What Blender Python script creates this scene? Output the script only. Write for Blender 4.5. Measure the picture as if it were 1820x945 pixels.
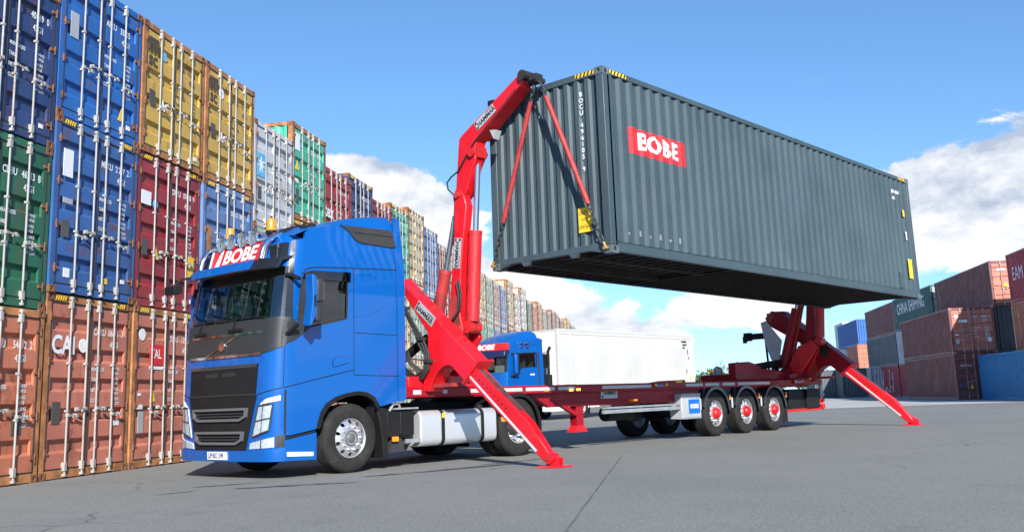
import bpy, math, random
from math import radians, sin, cos, pi, sqrt, atan2
from mathutils import Vector, Matrix
from mathutils.geometry import delaunay_2d_cdt

# ---------------------------------------------------------------- clear
for o in list(bpy.data.objects): bpy.data.objects.remove(o)
sc = bpy.context.scene
col = sc.collection
rnd = random.Random(7)

# ---------------------------------------------------------------- camera (solved from container sizes)
F_PX, PITCH, ROLL, CAM_H, CX, CY = 1781.97, 0.18797, -0.03682, 0.9745, 922.86, 369.07
IW, IH = 1820.0, 945.0
cp_, sp_, cr_, sr_ = cos(PITCH), sin(PITCH), cos(ROLL), sin(ROLL)
vF = Vector((0, cp_, sp_)); vU0 = Vector((0, -sp_, cp_)); vR0 = Vector((1, 0, 0))
vR = vR0 * cr_ + vU0 * sr_; vU = vU0 * cr_ - vR0 * sr_
cd = bpy.data.cameras.new('camera'); cam = bpy.data.objects.new('camera', cd); col.objects.link(cam)
cd.sensor_fit = 'HORIZONTAL'; cd.sensor_width = 36.0; cd.lens = F_PX / IW * 36.0
cd.shift_x = (IW / 2 - CX) / IW; cd.shift_y = (CY - IH / 2) / IW
cd.clip_start = 0.1; cd.clip_end = 6000
cam.matrix_world = Matrix(((vR.x, vU.x, -vF.x, 0), (vR.y, vU.y, -vF.y, 0), (vR.z, vU.z, -vF.z, CAM_H), (0, 0, 0, 1)))
sc.camera = cam

# ---------------------------------------------------------------- light and sky
SUN_EL = radians(28); SUN_TRAVEL = radians(101.0)
sd = Vector((cos(SUN_TRAVEL) * cos(SUN_EL), sin(SUN_TRAVEL) * cos(SUN_EL), -sin(SUN_EL)))
sl = bpy.data.lights.new('sun', 'SUN'); so = bpy.data.objects.new('sun', sl); col.objects.link(so)
sl.energy = 5.0; sl.angle = radians(0.5); sl.color = (1.0, 0.95, 0.87)
so.rotation_euler = sd.to_track_quat('-Z', 'Y').to_euler(); so.location = (10, -20, 30)
wd = bpy.data.worlds.new('World'); sc.world = wd; wd.use_nodes = True
wn, wl = wd.node_tree.nodes, wd.node_tree.links
wn.clear()
def WN(t, **k):
    n = wn.new(t)
    for a, b in k.items(): setattr(n, a, b)
    return n
def wmath(op, a, b=None, c=None, clamp=False):
    n = WN('ShaderNodeMath', operation=op, use_clamp=clamp)
    for i, v in enumerate((a, b, c)):
        if v is None: continue
        if isinstance(v, (int, float)): n.inputs[i].default_value = v
        else: wl.new(v, n.inputs[i])
    return n.outputs[0]
sky = WN('ShaderNodeTexSky'); sky.sky_type = 'NISHITA'; sky.sun_disc = False
sky.sun_elevation = SUN_EL; sky.sun_rotation = atan2(-sd.x, -sd.y); sky.air_density = 1.0; sky.dust_density = 0.05; sky.ozone_density = 3.5
tc = WN('ShaderNodeTexCoord'); sep = WN('ShaderNodeSeparateXYZ'); wl.new(tc.outputs['Generated'], sep.inputs[0])
X, Y, Z = sep.outputs
lift = WN('ShaderNodeVectorMath', operation='ADD'); wl.new(tc.outputs['Generated'], lift.inputs[0]); lift.inputs[1].default_value = (0, 0, 0.09)
lnorm = WN('ShaderNodeVectorMath', operation='NORMALIZE'); wl.new(lift.outputs[0], lnorm.inputs[0]); wl.new(lnorm.outputs[0], sky.inputs['Vector'])
az = wmath('ARCTAN2', X, Y)
def wnoise(scale, detail, rough, dz=0.0, stretch=1.9, off=(0, 0, 0)):
    m = WN('ShaderNodeMapping'); m.inputs['Scale'].default_value = (1, 1, stretch); m.inputs['Location'].default_value = (off[0], off[1], off[2] + dz)
    wl.new(tc.outputs['Generated'], m.inputs[0])
    n = WN('ShaderNodeTexNoise'); n.inputs['Scale'].default_value = scale; n.inputs['Detail'].default_value = detail; n.inputs['Roughness'].default_value = rough
    n.inputs['Distortion'].default_value = 0.25
    wl.new(m.outputs[0], n.inputs['Vector']); return n.outputs['Fac']
def blob(a0, z0, sa, sz, amp):
    u = wmath('DIVIDE', wmath('SUBTRACT', az, a0), sa); v = wmath('DIVIDE', wmath('SUBTRACT', Z, z0), sz)
    r2 = wmath('ADD', wmath('MULTIPLY', u, u), wmath('MULTIPLY', v, v))
    return wmath('MULTIPLY', wmath('EXPONENT', wmath('MULTIPLY', r2, -1.0)), amp)
BL = [(-0.165, 0.195, 0.055, 0.050, .60), (-0.10, 0.14, 0.06, 0.075, .56), (-0.02, 0.075, 0.06, 0.05, .40), (0.06, 0.085, 0.065, 0.040, .36), (0.12, 0.055, 0.05, 0.02, .30),
      (0.20, 0.085, 0.05, 0.022, .33), (0.27, 0.055, 0.06, 0.022, .33), (0.385, 0.170, 0.058, 0.040, .54), (0.46, 0.150, 0.075, 0.060, .54), (0.54, 0.16, 0.08, 0.08, .42), (0.33, 0.10, 0.05, 0.03, .32),
      (-0.5, 0.10, 0.2, 0.06, .38), (0.9, 0.12, 0.22, 0.07, .38), (1.7, 0.09, 0.25, 0.06, .38), (2.6, 0.13, 0.2, 0.07, .38), (-1.4, 0.12, 0.3, 0.06, .38), (-2.4, 0.10, 0.25, 0.06, .38)]
def density(dz):
    n1 = wnoise(8.0, 12, 0.62, dz); s = None
    for b in BL:
        g = blob(*b); s = g if s is None else wmath('ADD', s, g)
    return wmath('ADD', wmath('SUBTRACT', n1, 0.5), wmath('MINIMUM', s, 0.52)), n1
dens, n1 = density(0.0)
n2 = wnoise(8.0, 12, 0.62, -0.035)
nlow = wnoise(3.2, 4, 0.5, 0.0, 1.4, (3, 1, 2))
mask = WN('ShaderNodeMapRange', interpolation_type='SMOOTHSTEP'); wl.new(dens, mask.inputs[0])
mask.inputs[1].default_value = 0.215; mask.inputs[2].default_value = 0.285
shade = WN('ShaderNodeMapRange'); wl.new(wmath('ADD', wmath('SUBTRACT', n1, n2), wmath('MULTIPLY', wmath('SUBTRACT', nlow, 0.5), 0.9)), shade.inputs[0])
shade.inputs[1].default_value = -0.20; shade.inputs[2].default_value = 0.06
cmix = WN('ShaderNodeMix', data_type='RGBA'); wl.new(shade.outputs[0], cmix.inputs['Factor'])
cmix.inputs['A'].default_value = (3.7, 4.4, 5.6, 1); cmix.inputs['B'].default_value = (8.0, 8.1, 8.3, 1)
fm = WN('ShaderNodeMix', data_type='RGBA'); wl.new(mask.outputs[0], fm.inputs['Factor']); wl.new(sky.outputs[0], fm.inputs['A']); wl.new(cmix.outputs['Result'], fm.inputs['B'])
hs = WN('ShaderNodeHueSaturation'); hs.inputs['Saturation'].default_value = 1.12; hs.inputs['Value'].default_value = 1.55; hs.inputs['Hue'].default_value = 0.500; wl.new(sky.outputs[0], hs.inputs['Color']); wl.new(hs.outputs[0], fm.inputs['A'])
bg = WN('ShaderNodeBackground'); bg.inputs['Strength'].default_value = 0.08; wl.new(fm.outputs['Result'], bg.inputs['Color'])
wo = WN('ShaderNodeOutputWorld'); wl.new(bg.outputs[0], wo.inputs['Surface'])
sc.view_settings.view_transform = 'Standard'; sc.view_settings.look = 'None'; sc.view_settings.gamma = 1.0
sc.view_settings.exposure = 0.76; sc.view_settings.use_curve_mapping = False

# ---------------------------------------------------------------- helpers
class MB:
    def __init__(s): s.v = []; s.f = []; s.m = []; s.cur = 0
    def face(s, idx, m=None): s.f.append(tuple(idx)); s.m.append(s.cur if m is None else m)
    def add(s, pts): n = len(s.v); s.v.extend(tuple(p) for p in pts); return n
    def box(s, x0, x1, y0, y1, z0, z1, m=None):
        if x0 > x1: x0, x1 = x1, x0
        if y0 > y1: y0, y1 = y1, y0
        if z0 > z1: z0, z1 = z1, z0
        n = s.add([(x0, y0, z0), (x1, y0, z0), (x1, y1, z0), (x0, y1, z0), (x0, y0, z1), (x1, y0, z1), (x1, y1, z1), (x0, y1, z1)])
        for q in ((0, 3, 2, 1), (4, 5, 6, 7), (0, 1, 5, 4), (1, 2, 6, 5), (2, 3, 7, 6), (3, 0, 4, 7)): s.face([n + i for i in q], m)
        return s
    def loft(s, rings, cap=True, closed=True, m=None):
        k = len(rings[0]); n = s.add([p for r in rings for p in r])
        for i in range(len(rings) - 1):
            for j in range(k if closed else k - 1):
                a = n + i * k + j; b = n + i * k + (j + 1) % k
                s.face((a, b, b + k, a + k), m)
        if cap and closed:
            s.face([n + j for j in range(k)][::-1], m); s.face([n + (len(rings) - 1) * k + j for j in range(k)], m)
        return s
    def prism(s, poly, axis, a, b, m=None):
        def mk(u, v, t): return {'x': (t, u, v), 'y': (u, t, v), 'z': (u, v, t)}[axis]
        return s.loft([[mk(u, v, a) for u, v in poly], [mk(u, v, b) for u, v in poly]], m=m)
    def cyl(s, p0, p1, r0, r1=None, n=14, m=None, cap=True):
        r1 = r0 if r1 is None else r1
        p0 = Vector(p0); p1 = Vector(p1); d = (p1 - p0).normalized()
        u = d.orthogonal().normalized(); w = d.cross(u)
        R = lambda p, r: [p + (u * cos(2 * pi * i / n) + w * sin(2 * pi * i / n)) * r for i in range(n)]
        return s.loft([R(p0, r0), R(p1, r1)], cap=cap, m=m)
    def tube(s, pts, r, n=8, m=None, cap=True):
        pts = [Vector(p) for p in pts]; rings = []; u = None
        for i, p in enumerate(pts):
            d = (pts[min(i + 1, len(pts) - 1)] - pts[max(i - 1, 0)]).normalized()
            if u is None: u = d.orthogonal().normalized()
            u = (u - d * u.dot(d)).normalized(); w = d.cross(u)
            rr = r[i] if isinstance(r, (list, tuple)) else r
            rings.append([p + (u * cos(2 * pi * j / n) + w * sin(2 * pi * j / n)) * rr for j in range(n)])
        return s.loft(rings, cap=cap, m=m)
    def lathe(s, prof, c=(0, 0, 0), axis='y', n=40, m=None):      # prof: (radius, along)
        rings = []
        for r, t in prof:
            ring = []
            for j in range(n):
                a = 2 * pi * j / n; e = (r * cos(a), r * sin(a))
                ring.append({'y': (c[0] + e[0], c[1] + t, c[2] + e[1]), 'z': (c[0] + e[0], c[1] + e[1], c[2] + t), 'x': (c[0] + t, c[1] + e[0], c[2] + e[1])}[axis])
            rings.append(ring)
        return s.loft(rings, cap=False, m=m)
    def beam(s, p0, p1, w, h, up=(0, 0, 1), m=None):
        p0 = Vector(p0); p1 = Vector(p1); d = (p1 - p0).normalized(); a = d.cross(Vector(up)).normalized(); b = a.cross(d)
        R = lambda p: [p - a * w / 2 - b * h / 2, p + a * w / 2 - b * h / 2, p + a * w / 2 + b * h / 2, p - a * w / 2 + b * h / 2]
        return s.loft([R(p0), R(p1)], m=m)
    def mesh(s, name, mats, smooth=None):
        me = bpy.data.meshes.new(name); me.from_pydata(s.v, [], s.f)
        for mt in (mats if isinstance(mats, (list, tuple)) else [mats]): me.materials.append(mt)
        for p, k in zip(me.polygons, s.m): p.material_index = k
        me.validate()
        import bmesh
        bm = bmesh.new(); bm.from_mesh(me); bmesh.ops.recalc_face_normals(bm, faces=bm.faces); bm.to_mesh(me); bm.free()
        if smooth:
            for p in me.polygons: p.use_smooth = True
            me.set_sharp_from_angle(angle=radians(smooth))
        me.update(); return me
def link(name, data, parent=None, mw=None):
    o = bpy.data.objects.new(name, data); col.objects.link(o)
    if parent is not None: o.parent = parent
    if mw is not None: o.matrix_local = mw
    return o
def obj(name, mb, mats, parent=None, smooth=None, bevel=None, seg=2, mw=None):
    o = link(name, mb.mesh(name, mats, smooth or (35 if bevel else None)), parent, mw)
    if bevel:
        b = o.modifiers.new('bevel', 'BEVEL'); b.width = bevel; b.segments = seg; b.limit_method = 'ANGLE'; b.angle_limit = radians(40); b.harden_normals = False
    return o
def tag(o, label, cat, group=None):
    o['label'] = label; o['category'] = cat
    if group: o['group'] = group
    return o
def thing(name, label, cat, mw, group=None):
    o = bpy.data.objects.new(name, None); col.objects.link(o); o.matrix_world = mw; o.empty_display_size = 0.3
    return tag(o, label, cat, group)
def frame(x, y, yaw, z=0.0): return Matrix.Translation((x, y, z)) @ Matrix.Rotation(yaw, 4, 'Z')
def inside(p, poly):
    c = False; x, y = p; n = len(poly); j = n - 1
    for i in range(n):
        xi, yi = poly[i]; xj, yj = poly[j]
        if (yi > y) != (yj > y) and x < (xj - xi) * (y - yi) / (yj - yi) + xi: c = not c
        j = i
    return c
def dens_loop(poly, step):
    out = []
    for i, (x, y) in enumerate(poly):
        x2, y2 = poly[(i + 1) % len(poly)]; n = max(1, int(math.hypot(x2 - x, y2 - y) / step))
        out += [(x + (x2 - x) * k / n, y + (y2 - y) * k / n) for k in range(n)]
    return out
def cdt(outline, holes=(), step=0.15):
    loops = [dens_loop(l, step) for l in (outline, *holes)]
    V = []; E = []
    for l in loops:
        b = len(V); V += l; E += [(b + i, b + (i + 1) % len(l)) for i in range(len(l))]
    xs = [p[0] for p in outline]; ys = [p[1] for p in outline]
    def clear(p):
        for l in loops:
            for qv in l:
                if abs(qv[0] - p[0]) < step * .4 and abs(qv[1] - p[1]) < step * .4: return False
        return True
    gx = min(xs) + step / 2
    while gx < max(xs):
        gy = min(ys) + step / 2
        while gy < max(ys):
            p = (gx, gy)
            if inside(p, outline) and not any(inside(p, h) for h in holes) and clear(p): V.append(p)
            gy += step
        gx += step
    r = delaunay_2d_cdt([Vector(p) for p in V], E, [], 0, 1e-5)
    tris = [f for f in r[2] if inside(((r[0][f[0]][0] + r[0][f[1]][0] + r[0][f[2]][0]) / 3, (r[0][f[0]][1] + r[0][f[1]][1] + r[0][f[2]][1]) / 3), outline)
            and not any(inside(((r[0][f[0]][0] + r[0][f[1]][0] + r[0][f[2]][0]) / 3, (r[0][f[0]][1] + r[0][f[1]][1] + r[0][f[2]][1]) / 3), h) for h in holes)]
    return [(p[0], p[1]) for p in r[0]], tris
def plate(fmap, outline, holes=(), thick=0.02, step=0.15, off=0.0, mb=None, m=None):
    """sheet with thickness: fmap(u, v, d) -> xyz, d = distance out of the surface"""
    mb = mb or MB(); V, Tn = cdt(outline, holes, step)
    a = mb.add([fmap(u, v, off) for u, v in V]); b = mb.add([fmap(u, v, off - thick) for u, v in V])
    cnt = {}
    for f in Tn:
        mb.face([a + i for i in f], m); mb.face([b + i for i in f][::-1], m)
        for i in range(3):
            e = (f[i], f[(i + 1) % 3]); k = (min(e), max(e)); cnt.setdefault(k, []).append(e)
    for k, l in cnt.items():
        if len(l) == 1: i, j = l[0]; mb.face((a + j, a + i, b + i, b + j), m)
    return mb
def circ(cx, cy, r, n=16, a0=0.0): return [(cx + r * cos(a0 + 2 * pi * i / n), cy + r * sin(a0 + 2 * pi * i / n)) for i in range(n)]
def rrect(x0, x1, y0, y1, r, n=4):
    P = []
    for cx, cy, a in ((x1 - r, y1 - r, 0), (x0 + r, y1 - r, 90), (x0 + r, y0 + r, 180), (x1 - r, y0 + r, 270)):
        P += [(cx + r * cos(radians(a + 90 * i / n)), cy + r * sin(radians(a + 90 * i / n))) for i in range(n + 1)]
    return P
_tc = {}
def text_mesh(s, size, bold=0.0, align='LEFT', shear=0.0, spacing=1.0, sx=1.0, depth=0.0, line=1.0):
    key = (s, size, bold, align, shear, spacing, sx, depth, line)
    if key in _tc: return _tc[key]
    c = bpy.data.curves.new('lettering', 'FONT'); c.body = s; c.size = size; c.offset = bold * size; c.align_x = align; c.align_y = 'CENTER'
    c.shear = shear; c.space_character = spacing; c.space_line = line; c.resolution_u = 3; c.extrude = depth
    o = bpy.data.objects.new('lettering', c); col.objects.link(o)
    me = bpy.data.meshes.new_from_object(o.evaluated_get(bpy.context.evaluated_depsgraph_get()))
    bpy.data.objects.remove(o); bpy.data.curves.remove(c)
    if sx != 1.0:
        for v in me.vertices: v.co.x *= sx
    me.name = 'lettering'; me.materials.clear(); _tc[key] = me; return me
def lettering(s, size, parent, mw, mat, name='lettering', **k):
    me = text_mesh(s, size, **k); o = link(name, me, parent, mw)
    if not me.materials: me.materials.append(mat)
    o.material_slots[0].link = 'OBJECT'; o.material_slots[0].material = mat
    return o
def basis(origin, xdir, ydir):
    x = Vector(xdir).normalized(); z = x.cross(Vector(ydir)).normalized(); y = z.cross(x); o = Vector(origin)
    return Matrix(((x.x, y.x, z.x, o.x), (x.y, y.y, z.y, o.y), (x.z, y.z, z.z, o.z), (0, 0, 0, 1)))

# ---------------------------------------------------------------- materials
_mats = {}
def mat(name, color, rough=0.5, metal=0.0, coat=0.0, spec=0.5, var=0.12, vscale=1.5, dirt=0.0, dirtcol=(0.06, 0.05, 0.045), dscale=2.5, bump=0.0, bscale=40, emit=None, trans=0.0, rvar=0.0, streak=0.0):
    if name in _mats: return _mats[name]
    m = bpy.data.materials.new(name); m.use_nodes = True; nt = m.node_tree; N, L = nt.nodes, nt.links
    p = N['Principled BSDF']; p.inputs['Roughness'].default_value = rough; p.inputs['Metallic'].default_value = metal
    p.inputs['Coat Weight'].default_value = coat; p.inputs['Coat Roughness'].default_value = 0.04; p.inputs['Specular IOR Level'].default_value = spec
    p.inputs['Transmission Weight'].default_value = trans
    tcn = N.new('ShaderNodeTexCoord'); oi = N.new('ShaderNodeObjectInfo')
    ad = N.new('ShaderNodeVectorMath'); ad.operation = 'MULTIPLY_ADD'
    cx = N.new('ShaderNodeCombineXYZ'); L.new(oi.outputs['Random'], cx.inputs[0]); L.new(oi.outputs['Random'], cx.inputs[1]); L.new(oi.outputs['Random'], cx.inputs[2])
    L.new(cx.outputs[0], ad.inputs[0]); ad.inputs[1].default_value = (37, 53, 71); L.new(tcn.outputs['Object'], ad.inputs[2])
    def noise(scale, detail=5, rough_=0.6, stretch=None):
        src = ad.outputs[0]
        if stretch:
            mp = N.new('ShaderNodeMapping'); mp.inputs['Scale'].default_value = stretch; L.new(src, mp.inputs[0]); src = mp.outputs[0]
        n = N.new('ShaderNodeTexNoise'); n.inputs['Scale'].default_value = scale; n.inputs['Detail'].default_value = detail; n.inputs['Roughness'].default_value = rough_
        L.new(src, n.inputs['Vector']); return n.outputs['Fac']
    def ramp(src, a, b, lo=0.0, hi=1.0):
        r = N.new('ShaderNodeMapRange'); L.new(src, r.inputs[0]); r.inputs[1].default_value = a; r.inputs[2].default_value = b; r.inputs[3].default_value = lo; r.inputs[4].default_value = hi
        return r.outputs[0]
    def mix(fac, A, B):
        x = N.new('ShaderNodeMix'); x.data_type = 'RGBA'
        if isinstance(fac, float): x.inputs['Factor'].default_value = fac
        else: L.new(fac, x.inputs['Factor'])
        for k, v in (('A', A), ('B', B)):
            if isinstance(v, tuple): x.inputs[k].default_value = (*v[:3], 1)
            else: L.new(v, x.inputs[k])
        return x.outputs['Result']
    c = color
    if var:
        lo = tuple(max(0, k * (1 - var)) for k in color); hi = tuple(min(1, k * (1 + var) + var * 0.01) for k in color)
        c = mix(ramp(noise(vscale), 0.3, 0.7), lo, hi)
    if streak:
        c = mix(ramp(noise(3.0, 6, 0.65, (3, 3, 0.22)), 0.56, 0.80, 0.0, streak), c, dirtcol)
    if dirt:
        c = mix(ramp(noise(dscale, 9, 0.72), 0.60 - dirt * 0.12, 0.74 - dirt * 0.06), c, dirtcol)
    if isinstance(c, tuple): p.inputs['Base Color'].default_value = (*c, 1)
    else: L.new(c, p.inputs['Base Color'])
    if rvar: L.new(ramp(noise(vscale * 2.3), 0.3, 0.7, max(0.02, rough - rvar), min(1, rough + rvar)), p.inputs['Roughness'])
    if bump:
        b = N.new('ShaderNodeBump'); b.inputs['Strength'].default_value = bump; b.inputs['Distance'].default_value = 0.01; L.new(noise(bscale, 3), b.inputs['Height']); L.new(b.outputs[0], p.inputs['Normal'])
    if emit:
        p.inputs['Emission Color'].default_value = (*emit[0], 1); p.inputs['Emission Strength'].default_value = emit[1]
    _mats[name] = m; return m
RUST = (0.13, 0.05, 0.022)
def cpaint(name, c, rust=0.25, fade=0.25):
    return mat('container_' + name, c, rough=0.52, var=fade, vscale=0.8, dirt=rust + 0.15, dirtcol=RUST, dscale=2.2, streak=0.75, rvar=0.12, bump=0.12, bscale=9)
CP = dict(
    orange=cpaint('orange', (0.47, 0.155, 0.085), 0.35, 0.18), terra=cpaint('terracotta', (0.45, 0.155, 0.105), 0.25, 0.16), green=cpaint('green', (0.018, 0.115, 0.062), 0.2, 0.2),
    navy=cpaint('navy', (0.018, 0.045, 0.14), 0.3, 0.25), blue=cpaint('blue', (0.030, 0.105, 0.30), 0.32, 0.22), bright=cpaint('bright_blue', (0.014, 0.115, 0.38), 0.2, 0.18),
    red=cpaint('dark_red', (0.28, 0.022, 0.030), 0.15, 0.15), gold=cpaint('mustard', (0.52, 0.33, 0.065), 0.25, 0.14), grey=cpaint('light_grey', (0.50, 0.52, 0.55), 0.3, 0.1),
    turq=cpaint('turquoise', (0.055, 0.40, 0.27), 0.3, 0.15), cream=cpaint('cream', (0.58, 0.45, 0.26), 0.55, 0.2), white=cpaint('white', (0.68, 0.68, 0.66), 0.3, 0.1),
    brown=cpaint('brown', (0.26, 0.085, 0.06), 0.3, 0.2), steel=cpaint('steel_blue', (0.10, 0.20, 0.42), 0.35, 0.2), sage=cpaint('sage_green', (0.30, 0.42, 0.33), 0.4, 0.2),
    tang=cpaint('tangerine', (0.72, 0.21, 0.03), 0.3, 0.15), yellow=cpaint('yellow', (0.72, 0.42, 0.05), 0.3, 0.15), pink=cpaint('faded_red', (0.42, 0.22, 0.20), 0.4, 0.2),
    slate=cpaint('slate', (0.085, 0.108, 0.125), 0.15, 0.15), maroon=cpaint('maroon', (0.19, 0.052, 0.048), 0.15, 0.15), dteal=cpaint('dark_teal', (0.025, 0.11, 0.105), 0.12, 0.15),
    azure=cpaint('azure', (0.0, 0.19, 0.43), 0.0, 0.12), crim=cpaint('crimson', (0.38, 0.025, 0.040), 0.15, 0.15), char=cpaint('charcoal', (0.035, 0.045, 0.055), 0.15, 0.2), hung=mat('container_grey_blue', (0.042, 0.067, 0.080), rough=0.5, var=0.16, vscale=0.7, dirt=0.0, streak=0.22, dirtcol=(0.16, 0.18, 0.19), rvar=0.10))
M_ROD = mat('galvanised_rod', (0.33, 0.325, 0.305), 0.6, 0.0, dirt=0.4, dirtcol=(0.28, 0.16, 0.10), dscale=4)
M_RUSTY = mat('rusty_steel', (0.20, 0.085, 0.04), 0.8, 0.1, var=0.5, vscale=5, dirt=0.4, dirtcol=(0.05, 0.03, 0.02), dscale=5)
M_RUSTOR = mat('rusty_orange_steel', (0.36, 0.15, 0.055), 0.75, 0.0, var=0.4, vscale=4, dirt=0.5, dirtcol=RUST, dscale=3)
M_DARK = mat('dark_void', (0.012, 0.012, 0.013), 0.8, var=0)
M_GASKET = mat('black_rubber', (0.018, 0.018, 0.02), 0.7, var=0.2)
M_WPAINT = mat('white_print', (0.74, 0.75, 0.76), 0.6, var=0.06, dirt=0.12, dirtcol=(0.35, 0.33, 0.33), dscale=9)
M_BPAINT = mat('dark_print', (0.06, 0.045, 0.03), 0.6, var=0.1)
M_YEL = mat('yellow_print', (0.80, 0.50, 0.02), 0.5, var=0.1)
M_BLK = mat('black_print', (0.02, 0.02, 0.02), 0.5, var=0.1)
M_PLAQ = mat('plaque_steel', (0.10, 0.09, 0.085), 0.5, 0.3, var=0.2)
M_CYAN = mat('sky_blue_print', (0.10, 0.42, 0.66), 0.5, var=0.1)
M_REDP = mat('red_print', (0.62, 0.015, 0.02), 0.5, var=0.05)
M_MESH = mat('grille_mesh_black', (0.016, 0.017, 0.018), 0.6, spec=0.2, var=0.1)
M_TBLUE = mat('truck_blue_paint', (0.0, 0.082, 0.335), 0.34, 0.0, spec=0.25, coat=0.7, var=0.03, vscale=0.6)
M_RED = mat('crane_red_paint', (0.60, 0.006, 0.013), 0.40, 0.0, coat=0.3, var=0.12, vscale=1.2, dirt=0.30, dirtcol=(0.16, 0.02, 0.02), dscale=3.0, rvar=0.1)
M_REDW = mat('worn_red_paint', (0.55, 0.012, 0.016), 0.45, 0.0, coat=0.2, var=0.2, dirt=0.8, dirtcol=(0.07, 0.02, 0.02), dscale=5.0)
M_GREASE = mat('greasy_red_paint', (0.36, 0.03, 0.03), 0.5, 0.0, var=0.3, vscale=2.0, dirt=0.75, dirtcol=(0.05, 0.04, 0.035), dscale=2.5)
M_DRED = mat('trailer_red_shaded_paint', (0.28, 0.004, 0.014), 0.45, 0.0, spec=0.25, coat=0.08, var=0.15, dirt=0.15, dirtcol=(0.08, 0.01, 0.015), dscale=3)  # trailer red, darkened to stand in for shade below the hung container
M_BLACK = mat('black_plastic', (0.010, 0.0105, 0.0115), 0.55, spec=0.22, var=0.2, vscale=3)
M_GFRAME = mat('grey_grille_frame', (0.10, 0.105, 0.11), 0.4, var=0.05)
M_GPLAST = mat('grey_plastic', (0.034, 0.036, 0.039), 0.5, spec=0.3, var=0.1, vscale=3)
M_GLOSSB = mat('gloss_black_panel', (0.012, 0.013, 0.016), 0.18, coat=0.6, var=0.0)
M_FPANEL = mat('matt_grey_panel', (0.026, 0.028, 0.031), 0.45, spec=0.35, coat=0.05, var=0.08)
M_TYRE = mat('tyre_rubber', (0.020, 0.0195, 0.019), 0.8, spec=0.25, var=0.25, vscale=6, dirt=0.25, dirtcol=(0.05, 0.047, 0.044), dscale=6)
M_ALU = mat('wheel_aluminium', (0.62, 0.63, 0.65), 0.33, 0.75, var=0.06, dirt=0.1, dirtcol=(0.2, 0.19, 0.18), dscale=6)
M_CHROME = mat('chrome', (0.75, 0.76, 0.78), 0.10, 1.0, var=0.0)
M_TANK = mat('brushed_aluminium', (0.66, 0.67, 0.69), 0.36, 0.55, var=0.06, vscale=1.5, rvar=0.08)
M_GALV = mat('galvanised_steel', (0.36, 0.38, 0.40), 0.5, 0.5, var=0.2, vscale=6)
M_AMBER = mat('amber_lens', (0.85, 0.26, 0.01), 0.25, coat=0.5, var=0.05)
M_AMBERLIT = mat('amber_lamp_lit', (0.9, 0.4, 0.02), 0.3, var=0.0, emit=((1.0, 0.48, 0.05), 4.0))
M_LENS = mat('headlamp_reflector', (0.80, 0.82, 0.85), 0.35, 0.0, var=0.25, vscale=14)
M_LAMP = mat('spot_lamp_reflector', (0.55, 0.57, 0.60), 0.25, 0.6, var=0.3, vscale=20)
M_PLATEG = mat('maker_plate_grey', (0.42, 0.44, 0.46), 0.45, 0.2, var=0.1)
M_REFL = mat('white_reflective_tape', (0.50, 0.50, 0.51), 0.4, var=0.1, dirt=0.2, dirtcol=(0.4, 0.38, 0.36))
M_ROD2 = mat('hydraulic_rod_steel', (0.45, 0.50, 0.58), 0.14, 0.9, var=0.0)
M_CHAIN = mat('chain_steel', (0.06, 0.075, 0.085), 0.45, 0.6, var=0.3, vscale=20)
M_SEAT = mat('seat_fabric', (0.07, 0.075, 0.08), 0.85, var=0.2)
M_INTER = mat('cab_trim', (0.12, 0.12, 0.115), 0.7, var=0.1)
M_CURT = mat('curtain_cloth', (0.16, 0.18, 0.17), 0.9, var=0.2)
def glass_mat(name, tint, refl=0.12, rough=0.02):
    m = bpy.data.materials.new(name); m.use_nodes = True; N, L = m.node_tree.nodes, m.node_tree.links; N.remove(N['Principled BSDF'])
    tr = N.new('ShaderNodeBsdfTransparent'); tr.inputs[0].default_value = (*tint, 1)
    gl = N.new('ShaderNodeBsdfGlossy'); gl.inputs['Roughness'].default_value = rough; gl.inputs[0].default_value = (0.9, 0.95, 1, 1)
    fr = N.new('ShaderNodeFresnel'); fr.inputs[0].default_value = 1.5
    ml = N.new('ShaderNodeMath'); ml.operation = 'MULTIPLY_ADD'; L.new(fr.outputs[0], ml.inputs[0]); ml.inputs[1].default_value = 1.0; ml.inputs[2].default_value = refl
    mx = N.new('ShaderNodeMixShader'); L.new(ml.outputs[0], mx.inputs[0]); L.new(tr.outputs[0], mx.inputs[1]); L.new(gl.outputs[0], mx.inputs[2])
    gm = N.new('ShaderNodeNewGeometry'); fb = N.new('ShaderNodeMath'); fb.operation = 'SUBTRACT'; fb.inputs[0].default_value = 1.0; L.new(gm.outputs['Backfacing'], fb.inputs[1])
    fmul = N.new('ShaderNodeMath'); fmul.operation = 'MULTIPLY'; L.new(ml.outputs[0], fmul.inputs[0]); L.new(fb.outputs[0], fmul.inputs[1]); L.new(fmul.outputs[0], mx.inputs[0])
    L.new(mx.outputs[0], N['Material Output'].inputs[0]); return m
M_GLASS = glass_mat('window_glass', (0.66, 0.72, 0.69), 0.10)
M_GLASSD = glass_mat('dark_window_glass', (0.34, 0.38, 0.37), 0.06)
M_CLEAR = glass_mat('clear_lens', (0.85, 0.88, 0.9), 0.05)
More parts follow.
